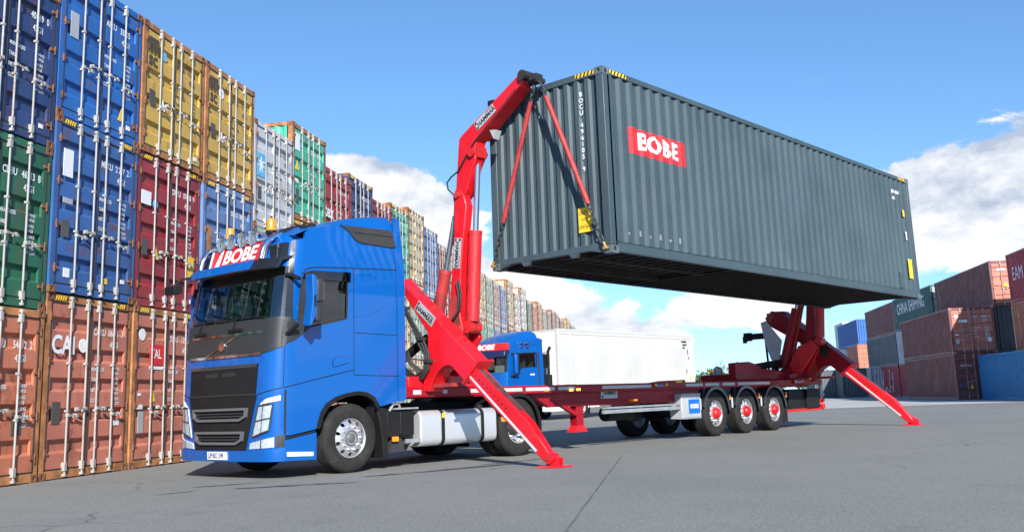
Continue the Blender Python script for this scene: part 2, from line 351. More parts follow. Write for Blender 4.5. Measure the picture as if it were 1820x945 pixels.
# ---------------------------------------------------------------- ground
def ground_mat():
    m = bpy.data.materials.new('asphalt'); m.use_nodes = True; N, L = m.node_tree.nodes, m.node_tree.links; p = N['Principled BSDF']
    g = N.new('ShaderNodeNewGeometry')
    def noise(scale, detail=4, rough=0.6, stretch=(1, 1, 1)):
        mp = N.new('ShaderNodeMapping'); mp.inputs['Scale'].default_value = stretch; L.new(g.outputs['Position'], mp.inputs[0])
        n = N.new('ShaderNodeTexNoise'); n.inputs['Scale'].default_value = scale; n.inputs['Detail'].default_value = detail; n.inputs['Roughness'].default_value = rough
        L.new(mp.outputs[0], n.inputs['Vector']); return n.outputs['Fac']
    def rng(src, a, b, lo=0.0, hi=1.0, sm=False):
        r = N.new('ShaderNodeMapRange'); L.new(src, r.inputs[0]); r.inputs[1].default_value = a; r.inputs[2].default_value = b; r.inputs[3].default_value = lo; r.inputs[4].default_value = hi
        if sm: r.interpolation_type = 'SMOOTHSTEP'
        return r.outputs[0]
    def mix(f, A, B):
        x = N.new('ShaderNodeMix'); x.data_type = 'RGBA'; L.new(f, x.inputs['Factor'])
        for k, v in (('A', A), ('B', B)):
            if isinstance(v, tuple): x.inputs[k].default_value = (*v, 1)
            else: L.new(v, x.inputs[k])
        return x.outputs['Result']
    fine = noise(42, 4, 0.75); mid = noise(9, 5, 0.6); big = noise(0.35, 5, 0.6)
    c = mix(rng(big, 0.3, 0.7), (0.176, 0.180, 0.164), (0.216, 0.218, 0.199))
    c = mix(rng(mid, 0.35, 0.75, 0, 0.45), c, (0.138, 0.143, 0.135))
    c = mix(rng(fine, 0.54, 0.66, 0, 0.8), c, (0.40, 0.405, 0.405))
    c = mix(rng(fine, 0.46, 0.34, 0, 0.75), c, (0.095, 0.10, 0.105))
    c = mix(rng(noise(0.9, 7, 0.7, (1, 0.45, 1)), 0.60, 0.74, 0, 0.5), c, (0.118, 0.122, 0.116))
    c = mix(rng(noise(1.7, 8, 0.72), 0.68, 0.76, 0, 0.5), c, (0.29, 0.293, 0.29))
    c = mix(rng(noise(1.0, 5, 0.6, (0.75 * 2.2, -0.66 * 2.2, 1)), 0.58, 0.72, 0, 0.25), c, (0.10, 0.105, 0.106))
    c = mix(rng(noise(0.12, 6, 0.65), 0.50, 0.62, 0, 0.35), c, (0.145, 0.153, 0.15))
    grain = noise(19, 3, 0.8)
    c = mix(rng(grain, 0.56, 0.70, 0, 0.55), c, (0.31, 0.315, 0.31))
    c = mix(rng(grain, 0.44, 0.30, 0, 0.55), c, (0.095, 0.10, 0.10))
    vo = N.new('ShaderNodeTexVoronoi'); vo.feature = 'DISTANCE_TO_EDGE'; vo.inputs['Scale'].default_value = 0.16
    dm = N.new('ShaderNodeVectorMath'); dm.operation = 'ADD'; nn = N.new('ShaderNodeTexNoise'); nn.inputs['Scale'].default_value = 0.8; nn.inputs['Detail'].default_value = 6
    L.new(g.outputs['Position'], nn.inputs['Vector']); L.new(g.outputs['Position'], dm.inputs[0]); L.new(nn.outputs['Color'], dm.inputs[1]); L.new(dm.outputs[0], vo.inputs['Vector'])
    cm = N.new('ShaderNodeMath'); cm.operation = 'MULTIPLY'; L.new(rng(vo.outputs['Distance'], 0.0016, 0.0034, 0.6, 0.0), cm.inputs[0]); L.new(rng(noise(0.25, 3), 0.52, 0.6), cm.inputs[1])
    c = mix(cm.outputs[0], c, (0.045, 0.046, 0.048))
    L.new(c, p.inputs['Base Color']); p.inputs['Roughness'].default_value = 0.85; p.inputs['Specular IOR Level'].default_value = 0.3
    b = N.new('ShaderNodeBump'); b.inputs['Strength'].default_value = 0.5; b.inputs['Distance'].default_value = 0.008; L.new(fine, b.inputs['Height'])
    L.new(b.outputs[0], p.inputs['Normal']); return m
g = MB(); g.face([g.add([(-2500, -600, 0), (2500, -600, 0), (2500, 3500, 0), (-2500, 3500, 0)]) + i for i in range(4)])
go = obj('ground', g, ground_mat()); go['kind'] = 'structure'
def ground_strip(name, poly, material, z=0.004):
    b = MB(); n = b.add([(x, y, z) for x, y in poly]); b.face(range(n, n + len(poly)))
    o = obj(name, b, material); o['kind'] = 'structure'; return o
M_PALE = mat('pale_ground', (0.38, 0.38, 0.37), 0.85, var=0.15, vscale=0.4, dirt=0.15, dirtcol=(0.2, 0.2, 0.195), dscale=1.0, bump=0.3, bscale=30)
ground_strip('pale_apron', [(9.5, 49), (60, 41.5), (60, 130), (13, 130), (11.5, 66)], M_PALE)  # paler ground in front of the right stacks
M_TAR = mat('tar_seal', (0.105, 0.108, 0.108), 0.7, var=0.3, vscale=4)
def jag(p0, p1, w, n, amp, seed):
    r = random.Random(seed); p0 = Vector(p0); p1 = Vector(p1); d = (p1 - p0).normalized(); s = Vector((-d.y, d.x)); A = []; B = []
    for i in range(n + 1):
        c = p0.lerp(p1, i / n) + s * r.uniform(-amp, amp); ww = w * r.uniform(0.35, 1.1) * (0.25 if i in (0, n) else 1)
        A.append(tuple(c + s * ww)); B.append(tuple(c - s * ww))
    return A + B[::-1]
def seal(name, *a):
    poly = jag(*a); b = MB(); n = len(poly) // 2; k = b.add([(x, y, 0.004) for x, y in poly])
    for i in range(n - 1): b.face((k + i, k + i + 1, k + 2 * n - 2 - i, k + 2 * n - 1 - i))
    o = obj(name, b, M_TAR); o['kind'] = 'structure'
seal('ground_joint', (0.14, 6.9), (1.52, 16.8), 0.011, 90, 0.006, 1)
seal('ground_crack', (-4.9, 9.3), (-2.2, 11.9), 0.006, 30, 0.03, 2)
M_OIL = mat('oil_stain', (0.028, 0.028, 0.030), 0.32, var=0.4, vscale=3)
def stain(cx, cy, rx, ry, ang, seed):
    r = random.Random(seed); P = []; ph = [r.uniform(0, 6.3) for _ in range(5)]
    for i in range(40):
        a = 2 * pi * i / 40; k = 1 + sum(0.16 * sin((j + 2) * a + ph[j]) for j in range(5)); x, y = rx * k * cos(a), ry * k * sin(a)
        P.append((cx + x * cos(ang) - y * sin(ang), cy + x * sin(ang) + y * cos(ang)))
    ground_strip('oil_stain', P, M_OIL, 0.004)
for a in ((-3.0, 13.1, 0.55, 0.09, 0.25, 3), (-4.0, 13.6, 0.35, 0.05, 0.5, 4), (-1.0, 15.2, 0.9, 0.10, 0.75, 5), (-2.0, 14.4, 0.35, 0.05, 0.6, 6), (-4.3, 12.6, 0.22, 0.03, 0.9, 7), (-0.2, 16.4, 0.5, 0.08, 0.8, 8)): stain(*a)

# ---------------------------------------------------------------- shipping containers (local: x across the door end, y into the length, z up, door end at y = 0)
CW = 2.438; HC = 2.896; ST = 2.591
def corr(u0, u1, pitch, depth, fa=0.27, fs=0.23):
    n = max(1, round((u1 - u0) / pitch)); p = (u1 - u0) / n; out = []
    for i in range(n):
        b = u0 + i * p
        out += [(b, 0), (b + p * fa, 0), (b + p * (fa + fs), depth), (b + p * (2 * fa + fs), depth)]
    return out + [(u1, 0)]
_cm = {}
def cmesh(kind, H, L=12.192, full=True):
    k = (kind, H, L, full)
    if k in _cm: return _cm[k]
    b = MB(); sm_ = None
    if kind in ('body', 'body_blind'):
        for s in (0, 1):                                            # corrugated long sides
            X = lambda d: (0.012 + d) if s == 0 else (CW - 0.012 - d)
            pr = corr(0.17, L - 0.17, 0.278, 0.036) if full else [(0.17, 0), (L - 0.17, 0)]
            n = b.add([(X(d), y, 0.15) for y, d in pr] + [(X(d), y, H - 0.10) for y, d in pr]); c = len(pr)
            for i in range(c - 1): b.face((n + i, n + i + 1, n + c + i + 1, n + c + i))
        ends = [(L, -1)] + ([(0, 1)] if kind == 'body_blind' else [])
        for yy, sg in ends:
            pr = corr(0.17, CW - 0.17, 0.25, 0.045)
            n = b.add([(x, yy + sg * (0.03 + d), 0.17) for x, d in pr] + [(x, yy + sg * (0.03 + d), H - 0.11) for x, d in pr]); c = len(pr)
            for i in range(c - 1): b.face((n + i, n + i + 1, n + c + i + 1, n + c + i))
        n = b.add([(0.03, 0.1, H - 0.03), (CW - 0.03, 0.1, H - 0.03), (CW - 0.03, L - 0.03, H - 0.03), (0.03, L - 0.03, H - 0.03)]); b.face((n, n + 1, n + 2, n + 3))
        b.box(0.05, CW - 0.05, 0.12, L - 0.1, 0.13, 0.155)
        if kind == 'body': b.box(0.06, CW - 0.06, 0.075, 0.10, 0.12, H - 0.12)
    elif kind == 'frame':
        for x0, x1 in ((0.0, 0.15), (CW - 0.15, CW)):
            xa, xb = (x0 + 0.004, x1 - 0.03) if x0 == 0 else (x0 + 0.03, x1 - 0.004)
            b.box(xa, xb, 0.012, 0.14, 0.11, H - 0.11); b.box(xa, xb, L - 0.15, L - 0.012, 0.11, H - 0.11)
        for x0, x1 in ((0.002, 0.055), (CW - 0.055, CW - 0.002)):
            b.box(x0, x1, 0.16, L - 0.16, 0.02, 0.155); b.box(x0, x1, 0.16, L - 0.16, H - 0.105, H - 0.012)
        for y0, y1 in ((0.008, 0.11), (L - 0.11, L - 0.008)):
            b.box(0.15, CW - 0.15, y0, y1, 0.015, 0.145); b.box(0.15, CW - 0.15, y0, y1, H - 0.125, H - 0.012)
        for x in (0.62, CW - 0.62 - 0.36): b.box(x, x + 0.36, -0.001, 0.012, 0.02, 0.10)
    elif kind == 'casting':                                         # steel corner block with its oval opening
        w, h, t = 0.162, 0.118, 0.178
        o = [(0, 0), (w, 0), (w, h), (0, h)]; cxx, cz = w / 2, h / 2
        hole = [(cxx + 0.032 * cos(a), cz + 0.040 * sin(a)) for a in [2 * pi * i / 8 for i in range(8)]]
        plate(lambda u, v, d: (u, -d, v), o, [hole], 0.03, 1.0, 0.0, b)
        b.box(0, w, 0.03, t, 0, h)
    elif kind == 'door':                                            # one leaf, x 0..1.09
        z0, z1, W = 0.165, H - 0.145, 1.088
        pr = [(z0, 0), (z0 + 0.10, 0)]
        nz = 5 if H > 2.7 else 4; p = (z1 - z0 - 0.2) / nz
        for i in range(nz):
            a = z0 + 0.10 + i * p
            pr += [(a + p * 0.26, 0), (a + p * 0.36, 0.055), (a + p * 0.66, 0.055), (a + p * 0.74, 0)]
        pr += [(z1, 0)]
        e = 0.055
        for xa, xb, flat in ((0, e, True), (W - e, W, True)): b.box(xa, xb, 0.0, 0.045, z0, z1)
        n = b.add([(e, d, z) for z, d in pr] + [(W - e, d, z) for z, d in pr]); c = len(pr)
        for i in range(c - 1): b.face((n + i, n + i + 1, n + c + i + 1, n + c + i))
    elif kind == 'rod':
        b.cyl((0, -0.038, 0.06), (0, -0.038, H - 0.05), 0.0155, n=8)
        for z, hh in ((0.12, 0.13), (H - 0.22, 0.12)): b.box(-0.030, 0.030, -0.058, 0.01, z, z + hh)
        for f in (0.36, 0.62): b.box(-0.027, 0.027, -0.055, 0.0, H * f - 0.015, H * f + 0.02)
        b.box(-0.020, 0.020, -0.060, 0.012, 0.035, 0.075); b.box(-0.020, 0.020, -0.060, 0.012, H - 0.075, H - 0.03)
    elif kind == 'handle':
        b.box(-0.022, 0.022, -0.078, -0.025, -0.025, 0.025); b.beam((0, -0.070, 0), (0.27, -0.070, -0.02), 0.012, 0.030); b.box(0.19, 0.23, -0.082, -0.01, -0.04, 0.02)
    elif kind == 'hinge':
        b.box(-0.05, 0.07, -0.022, 0.012, 0, 0.045); b.cyl((-0.03, -0.02, -0.05), (-0.03, -0.02, 0.09), 0.014, n=6)
    elif kind == 'gasket':
        for xa, xb in ((0.118, 0.130), (1.213, 1.225), (2.308, 2.320)): b.box(xa, xb, 0.002, 0.03, 0.15, H - 0.13)
        for za, zb in ((0.150, 0.166), (H - 0.146, H - 0.130)): b.box(0.13, CW - 0.13, 0.003, 0.03, za, zb)
    elif kind == 'plaque': b.box(0, 0.2, -0.006, 0.0, 0, 0.3)
    me = b.mesh(kind, [M_DARK]); _cm[k] = me; return me
def cpart(name, me, parent, material, loc=(0, 0, 0), mw=None, sx=1):
    o = link(name, me, parent); o.material_slots[0].link = 'OBJECT'; o.material_slots[0].material = material
    if mw is not None: o.matrix_local = mw
    else: o.location = loc
    if sx != 1: o.scale = (sx, 1, 1)
    return o
def hazard(parent, x0, H, L_=0.30, mir=False):                      # black and yellow warning bars on a high container's header
    b = MB(); n = 5
    for i in range(n): 
        u = x0 + L_ * i / n; b.loft([[(u, 0.004, H - 0.105), (u + L_ / n * .55, 0.004, H - 0.105), (u + L_ / n * .55 + .03, 0.004, H - 0.03), (u + .03, 0.004, H - 0.03)], [(u, -0.0, H - 0.105), (u + L_ / n * .55, -0.0, H - 0.105), (u + L_ / n * .55 + .03, -0.0, H - 0.03), (u + .03, -0.0, H - 0.03)]], m=0)
    b.box(x0 - .01, x0 + L_ + .04, 0.005, 0.012, H - 0.11, H - 0.025, m=1)
    obj('warning_stripe', b, [M_YEL, M_BLK], parent)
def flat(x, z, y=-0.005): return basis((x, y, z), (1, 0, 0), (0, 0, 1))
def container(name, label, group, mw, color, H=ST, L=12.192, detail=2, blind=False, rodmat=None, rust_frame=None, texts=(), placards=(), haz=None, framecol=None):
    t = thing(name, label, 'container', mw, group)
    cpart('body', cmesh('body_blind' if blind else 'body', H, L), t, color)
    fm_ = framecol or color
    cpart('frame', cmesh('frame', H, L), t, fm_)
    if detail >= 1:
        ce = cmesh('casting', 0)
        for zz in (0, H - 0.118):
            cpart('corner_casting', ce, t, rust_frame or fm_, (0, 0, zz)); cpart('corner_casting', ce, t, rust_frame or fm_, (CW - 0.162, 0, zz))
            for xx in (0, CW - 0.162): cpart('corner_casting', ce, t, rust_frame or fm_, mw=Matrix.Translation((xx + 0.162, L, zz)) @ Matrix.Rotation(pi, 4, 'Z'))
    if not blind:
        cpart('gasket', cmesh('gasket', H), t, M_GASKET)
        r = rodmat or M_ROD
        for di, x0 in enumerate((0.128, 1.222)):
            d = cpart('door', cmesh('door', H), t, color, (x0, 0.018, 0))
            for rx in ((0.47, 0.93) if di == 0 else (0.16, 0.62)):
                rd = cpart('lock_rod', cmesh('rod', H), d, r, (rx, -0.004, 0))
            if detail >= 2:
                for j, rx in enumerate((0.47, 0.93) if di == 0 else (0.16, 0.62)):
                    cpart('door_handle', cmesh('handle', 0), d, r, (rx, -0.004, 0.98 + 0.10 * (j if di == 0 else 1 - j)), sx=1 if (j == 0) == (di == 0) or di == 1 else -1)
                [cpart('hinge', cmesh('hinge', 0), d, rust_frame or fm_, (0.0 if di == 0 else 1.088, 0, H * (0.13 + 0.245 * hi)), sx=1 if di == 0 else -1) for hi in range(4)]
    if haz if haz is not None else (H == HC and detail >= 2 and not blind): hazard(t, 0.20, H); hazard(t, CW - 0.53, H)
    for s, x, z, size, m_, kw in texts:
        lettering(s, size, t, flat(x, z, kw.pop('y', 0.010)), m_, **kw)
    for kind, x, z, w, h, m_ in placards:
        b = MB()
        if kind == 'tri': b.prism([(x, z), (x + w, z), (x + w / 2, z + h)], 'y', 0.006, 0.013)
        elif kind == 'em':
            for k in range(3): b.box(x + k * w * .38, x + k * w * .38 + w * .24, 0.004, 0.012, z, z + h * .92)
            b.box(x, x + w, 0.0045, 0.0115, z + h * .74, z + h)
        elif kind == 'disc': b.prism(circ(x, z, w, 20), 'y', 0.006, 0.013)
        elif kind == 'star':
            b.prism([((w if i % 2 == 0 else w * .38) * sin(pi * i / 7) + x, (w if i % 2 == 0 else w * .38) * cos(pi * i / 7) + z) for i in range(14)], 'y', 0.002, 0.011)
        else: b.box(x, x + w, 0.006, 0.013, z, z + h)
        obj({'tri': 'warning_triangle', 'disc': 'emblem', 'star': 'emblem', 'em': 'emblem'}.get(kind, 'placard'), b, m_, t)
    return t
def block(H, prefix, num, check, code, m_=None, wt=True, small=0.085):
    """numbers and weights as printed on the right-hand door"""
    m_ = m_ or M_WPAINT; k = dict(sx=0.80, bold=0.022)
    T_ = [(prefix, 1.28, H - 0.56, 0.16, m_, dict(k)), (num + ('  ' + check if check else ''), 1.72, H - 0.56, 0.16, m_, dict(k)), (code, 1.78, H - 0.76, 0.15, m_, dict(k))]
    if wt:
        for i, w in enumerate(('MAX.GROSS', 'TARE', 'NET', 'CU.CAP.')): T_.append((w, 1.26, H - 1.18 - i * 0.17, small, m_, dict(k)))
        for i, (a, c) in enumerate((('30.480 KG', '67.200 LB'), ('3.860 KG', '8.510 LB'), ('26.620 KG', '58.690 LB'), ('67.7 CU.M', '2.391 CU.FT'))):
            T_.append((a, 1.86, H - 1.16 - i * 0.17, small * .8, m_, dict(k))); T_.append((c, 1.86, H - 1.235 - i * 0.17, small * .8, m_, dict(k)))
    return T_
# --- the long wall of stacks on the left
WX, WY, WYAW, WP = -7.442, 15.6426, 1.40557, 2.48918
wall_m = frame(WX, WY, WYAW)
def wall_at(i, z):
    r = random.Random(i * 31 + int(z * 10)); off = 0.0 if i <= 3 else min(1.35, 0.092 * (i - 3))
    return wall_m @ Matrix.Translation((i * WP + 0.025 + r.uniform(-.012, .012), off + r.uniform(-.02, .02), z)) @ Matrix.Rotation(r.uniform(-.003, .003), 4, 'Z')
G1 = 'containers stacked in the long wall'
TIER = ('bottom', 'middle', 'top')
def P_sq(x, z, w, h, m_): return ('box', x, z, w, h, m_)
near = {
 (-1, 0): dict(c='orange', H=ST, nm='weathered orange container with rusty posts, TRIU door number, bottom of its stack', tx=block(ST, 'TRIU', '54672', '2', '42G1'), pl=[P_sq(1.78, 0.72, .22, .33, M_PLAQ)], fr=M_RUSTOR),
 (-1, 1): dict(c='green', H=ST, nm='dark green container marked CLHU between navy and orange ones', tx=block(ST, 'CLHU', '46213', '8', '42G1'), pl=[]),
 (-1, 2): dict(c='navy', H=ST, nm='dark navy container on top of the dark green container', tx=block(ST, '', '40169', '0', '42G1'), pl=[P_sq(2.05, .26, .1, .07, M_WPAINT), ('disc', .25, 1.1, .1, 0, M_CYAN)]),
 (0, 0): dict(c='terra', H=HC, nm='terracotta container with white CAI letters and orange posts', tx=[('CAI', .17, HC - .82, .40, M_WPAINT, dict(bold=.03, sx=.95))] + block(HC, 'CAXU', '06611', '3', '45G1'), pl=[('disc', 1.0, HC - .80, .115, 0, M_WPAINT), P_sq(.25, .85, .2, .34, M_PLAQ), P_sq(1.95, .78, .19, .09, M_WPAINT)], fr=M_RUSTOR),
 (0, 1): dict(c='blue', H=HC, nm='weathered mid blue container marked MRKU above the CAI container', tx=block(HC, 'MRKU', '2 227', '2', '45G1'), pl=[P_sq(.22, HC - .98, .26, .46, M_WPAINT), P_sq(.25, HC - 1.42, .26, .09, M_PLATEG), P_sq(.24, .92, .2, .27, M_PLAQ), P_sq(.35, .27, .16, .15, M_WPAINT), P_sq(1.42, .27, .17, .10, M_YEL), P_sq(2.0, .33, .12, .07, M_WPAINT)]),
 (0, 2): dict(c='bright', H=ST, nm='bright blue container marked APZU on top of the MRKU container', tx=block(ST, 'APZU', '33235', '', '42G1'), pl=[P_sq(.26, 1.42, .22, .45, M_PLATEG), ('tri', 1.74, .36, .22, .24, M_YEL), P_sq(2.02, .25, .12, .08, M_WPAINT)]),
 (1, 0): dict(c='terra', H=HC, nm='terracotta container with red TAL placard, bottom tier beside the truck front', tx=[('TAL', .60, HC - .86, .24, M_WPAINT, dict(bold=.02, y=.002, sx=.9))] + block(HC, 'TCLU', '13557', '', '45G1'), pl=[P_sq(.58, HC - 1.06, .5, .38, M_REDP), P_sq(.58, HC - 1.14, .5, .06, M_WPAINT), ('disc', .30, HC - .52, .11, 0, M_WPAINT), P_sq(.22, HC - 1.62, .1, .05, M_WPAINT), P_sq(.2, 1.04, .18, .08, M_WPAINT), P_sq(.24, .62, .18, .38, M_PLATEG), ('tri', .62, 1.17, .2, .22, M_YEL), P_sq(2.1, .68, .15, .28, M_WPAINT)], fr=M_RUSTOR),
 (1, 1): dict(c='red', H=HC, nm='dark red container marked DRYU with white block, under a mustard one', tx=block(HC, 'DRYU', '07628', '9', '45G1'), pl=[P_sq(.16, HC - .98, .34, .26, M_WPAINT), ('disc', .66, HC - .92, .09, 0, M_CYAN), P_sq(.22, .96, .2, .3, M_PLAQ), ('tri', .62, .92, .22, .25, M_YEL), P_sq(1.98, .72, .24, .42, M_YEL), P_sq(2.08, .2, .13, .08, M_WPAINT)]),
 (1, 2): dict(c='gold', H=ST, nm='mustard container with black msc letters above the dark red DRYU container', tx=[('sc', .20, ST - .72, .40, M_BPAINT, dict(bold=.03))] + block(ST, 'MSCU', '62386', '', '42G1', M_BPAINT), pl=[('em', .19, ST - .55, .36, .27, M_BPAINT), P_sq(.68, ST - .62, .16, .18, M_CYAN), P_sq(.26, ST - 1.62, .2, .3, M_PLAQ), ('tri', .66, ST - 1.62, .2, .2, M_WPAINT), P_sq(2.04, .25, .13, .08, M_WPAINT)], fr=M_RUSTOR),
 (2, 0): dict(c='orange', H=HC, nm='orange container at the bottom under the weathered steel blue one', tx=[], pl=[]),
 (2, 1): dict(c='steel', H=HC, nm='faded steel blue container with rusty posts under the second mustard one', tx=block(HC, 'OPNU', '38501', '4', '45G1', wt=False), pl=[P_sq(.2, 1.2, .2, .7, M_RUSTOR)]),
 (2, 2): dict(c='gold', H=ST, nm='mustard container with black msc letters above the faded steel blue container', tx=[('sc', .20, ST - .72, .40, M_BPAINT, dict(bold=.03))] + block(ST, 'MSCU', '41570', '', '42G1', M_BPAINT), pl=[('em', .19, ST - .55, .36, .27, M_BPAINT), ('disc', .72, ST - .55, .12, 0, M_WPAINT), P_sq(.26, ST - 1.62, .2, .3, M_PLAQ), ('tri', .66, ST - 1.62, .2, .2, M_WPAINT)], fr=M_RUSTOR),
 (3, 2): dict(c='grey', H=ST, nm='light grey container with white star on a sky blue square', tx=block(ST, 'MSKU', '82853', '', '42G1', M_BPAINT), pl=[P_sq(.16, ST - 1.36, .46, .58, M_CYAN), ('star', .39, ST - 1.07, .21, 0, M_WPAINT), P_sq(.22, ST - 1.9, .2, .3, M_PLAQ)]),
 (4, 2): dict(c='turq', H=ST, nm='turquoise container with rusty posts rising above the light grey star container', tx=block(ST, 'CCLU', '67158', '', '42G1'), pl=[P_sq(.20, ST - .72, .30, .46, M_WPAINT), P_sq(.58, ST - .58, .12, .16, M_CYAN), ('tri', .2, ST - 1.26, .24, .26, M_YEL), P_sq(.2, ST - 1.6, .2, .1, M_WPAINT), P_sq(.24, .5, .2, .34, M_PLAQ)], fr=M_RUSTOR),
 (5, 2): dict(c='red', H=ST, nm='dark red container with white tex letters along the wall', tx=[('tex', .16, ST - 1.30, .52, M_WPAINT, dict(bold=.03))] + block(ST, 'TGHU', '41937', '1', '42G1'), pl=[]),
}
far_top = {6: ('navy', HC), 7: ('red', ST), 8: ('turq', HC), 9: ('cream', HC), 10: ('steel', HC), 11: ('brown', ST), 12: ('sage', ST), 13: ('cream', ST), 14: ('orange', ST), 15: ('cream', ST), 16: ('sage', ST), 17: ('pink', ST), 18: ('steel', ST), 19: ('cream', HC), 20: ('white', ST), 21: ('white', HC), 22: ('green', ST),
           23: ('orange', ST), 24: ('tang', HC), 25: ('sage', ST), 26: ('pink', ST), 27: ('brown', HC), 28: ('pink', HC), 29: ('brown', ST), 30: ('yellow', ST), 31: ('yellow', HC), 32: ('slate', ST), 33: ('grey', ST)}
mid_cols = ['white', 'cream', 'pink', 'sage', 'orange', 'steel', 'brown', 'grey', 'turq', 'red', 'terra', 'navy']
cname = dict(orange='orange', terra='terracotta', green='dark green', navy='navy', blue='blue', bright='bright blue', red='dark red', gold='mustard', grey='light grey', turq='turquoise', cream='rusty cream', white='off white', brown='brown', steel='steel blue', sage='pale green', tang='bright orange', yellow='yellow', pink='faded red', slate='slate grey')
ordw = ['first', 'second', 'third', 'fourth', 'fifth', 'sixth', 'seventh', 'eighth', 'ninth', 'tenth', 'eleventh', 'twelfth', 'thirteenth', 'fourteenth', 'fifteenth', 'sixteenth', 'seventeenth', 'eighteenth', 'nineteenth', 'twentieth', 'twenty-first', 'twenty-second', 'twenty-third', 'twenty-fourth', 'twenty-fifth', 'twenty-sixth', 'twenty-seventh', 'twenty-eighth', 'twenty-ninth', 'thirtieth', 'thirty-first', 'thirty-second']
for i in range(-1, 34):
    z = 0.0
    for tr in range(3):
        sp = near.get((i, tr))
        if sp:
            H = sp['H']; container('shipping_container', sp['nm'], G1, wall_at(i, z), CP[sp['c']], H, detail=2, texts=sp['tx'], placards=sp['pl'], rust_frame=M_RUSTY, framecol=sp.get('fr'))
        else:
            r = random.Random(i * 7 + tr * 101 + 3)
            if tr == 2: cn, H = far_top[i]
            else:
                cn = r.choice(mid_cols); H = HC if (tr == 1 and i in (4, 9, 19, 21)) or (i == 4) else ST
            if (i, tr) == (4, 1): cn = 'cream'
            tx = block(H, 'MWCU' if r.random() < .5 else 'TTNU', str(r.randint(10000, 99999)), '', '42G1', M_WPAINT if cn not in ('white', 'cream', 'grey', 'sage', 'yellow') else M_BPAINT, wt=i < 9) if i < 13 else []
            container('shipping_container', '%s container, %s tier, %s stack beyond the mustard pair' % (cname[cn], TIER[tr], ordw[i - 3]), G1, wall_at(i, z), CP[cn], H,
                      detail=2 if i < 9 else (1 if i < 16 else 0), texts=tx, rust_frame=M_RUSTY if r.random() < .6 else M_RUSTOR, framecol=M_RUSTOR if cn in ('cream', 'yellow', 'tang') or r.random() < .25 else None)
        z += H
# --- the stacks on the right
RX, RY, RYAW = 24.336, 57.659, 1.4318
rs_m = frame(RX, RY, RYAW)
def rs_at(x, y, z, rot=0.0): return rs_m @ Matrix.Translation((x, y, z)) @ Matrix.Rotation(-pi / 2 + rot, 4, 'Z')
G2 = 'containers stacked on the right of the yard'
def side_text(t, s, size, y, z, m_, H, **k):                       # on the long side x = 0, reads along -y
    lettering(s, size, t, basis((0.006, y, z), (0, -1, 0), (0, 0, 1)), m_, **k)
def side_vert(t, s, size, y, z, m_):
    lettering('\n'.join(s), size, t, basis((0.004, y, z), (0, -1, 0), (0, 0, 1)), m_, align='CENTER', line=.82, bold=.01)
R2 = lambda *a, **k: container('shipping_container', *a, **k)
tA1 = R2('brown container on the ground, long side out, under the orange-doored pair', G2, rs_at(0, 0, 0), CP['maroon'], H=ST, texts=[('SHIPPING', .3, ST - .68, .15, M_WPAINT, {})], placards=[P_sq(.25, .65, .2, .3, M_PLAQ), ('tri', .7, .62, .22, .25, M_YEL)])
tA2 = R2('brown container with sunlit orange doors and a diagonal shadow, second tier', G2, rs_at(0, 0, ST), CP['terra'], H=ST, texts=block(ST, 'TEX', '482061', '5', '22G1'), placards=[('disc', .36, ST - .5, .11, 0, M_WPAINT), P_sq(.5, ST - .85, .45, .14, M_WPAINT), P_sq(.22, .55, .2, .28, M_PLATEG), P_sq(1.95, .62, .2, .22, M_WPAINT), P_sq(.2, 1.02, .22, .07, M_WPAINT)])
tA3 = R2('long brown container with sunlit orange doors on top of the charcoal container', G2, rs_at(0.1, -2.52, 2 * ST), CP['maroon'], H=ST, texts=[], placards=[('disc', 1.45, ST - .55, .15, 0, M_WPAINT), P_sq(.35, ST - .58, .5, .12, M_WPAINT), ('tri', .62, 1.10, .34, .26, M_YEL)])
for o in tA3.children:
    if o.name.startswith('door'): o.material_slots[0].material = CP['terra']  # sunlight on the doors put into a lighter, more orange colour
for o in tA1.children:
    if o.name.startswith('door'): o.material_slots[0].material = CP['maroon']
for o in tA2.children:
    if o.name.split('.')[0] in ('body', 'frame'): o.material_slots[0].material = CP['maroon']  # body darker than its doors: the shaded side is painted in
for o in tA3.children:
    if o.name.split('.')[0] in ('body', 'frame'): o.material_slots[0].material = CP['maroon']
side_vert(tA3, 'TGHU4961', .20, 11.2, ST - 1.15, M_WPAINT)
R2('charcoal container end with yellow triangle, under the long brown container', G2, rs_at(0.15, -2.52, ST), CP['char'], H=ST, blind=True, placards=[('tri', 1.0, ST - 1.25, .34, .3, M_YEL), ('disc', 1.2, ST - 1.48, .12, 0, M_WPAINT)])
R2('charcoal container on the ground behind the azure one', G2, rs_at(0.3, -2.6, 0), CP['char'], H=ST, blind=True)
tB = R2('azure blue container on the ground with its long side to the yard', G2, rs_at(-12.6, -1.15, 0), CP['azure'], H=2.44, blind=True)
R2('dark green container on the ground beyond the azure one', G2, rs_at(-14.5, -3.7, 0), CP['green'], H=2.44, blind=True)
tC2 = R2('rust red container with white number, under the crimson lettered container', G2, rs_at(-15.7, -2.3, 2.44), CP['orange'], H=ST, blind=True)
side_vert(tC2, 'EMCU1463', .22, 11.3, ST - 1.2, M_WPAINT)
tC3 = R2('crimson container with large white EAM letters, top of its stack', G2, rs_at(-15.7, -2.3, 2.44 + ST), CP['crim'], H=ST, blind=True)
side_text(tC3, 'EAM', 1.0, 11.5, ST - 1.15, M_WPAINT, ST, bold=.0, sx=.85)
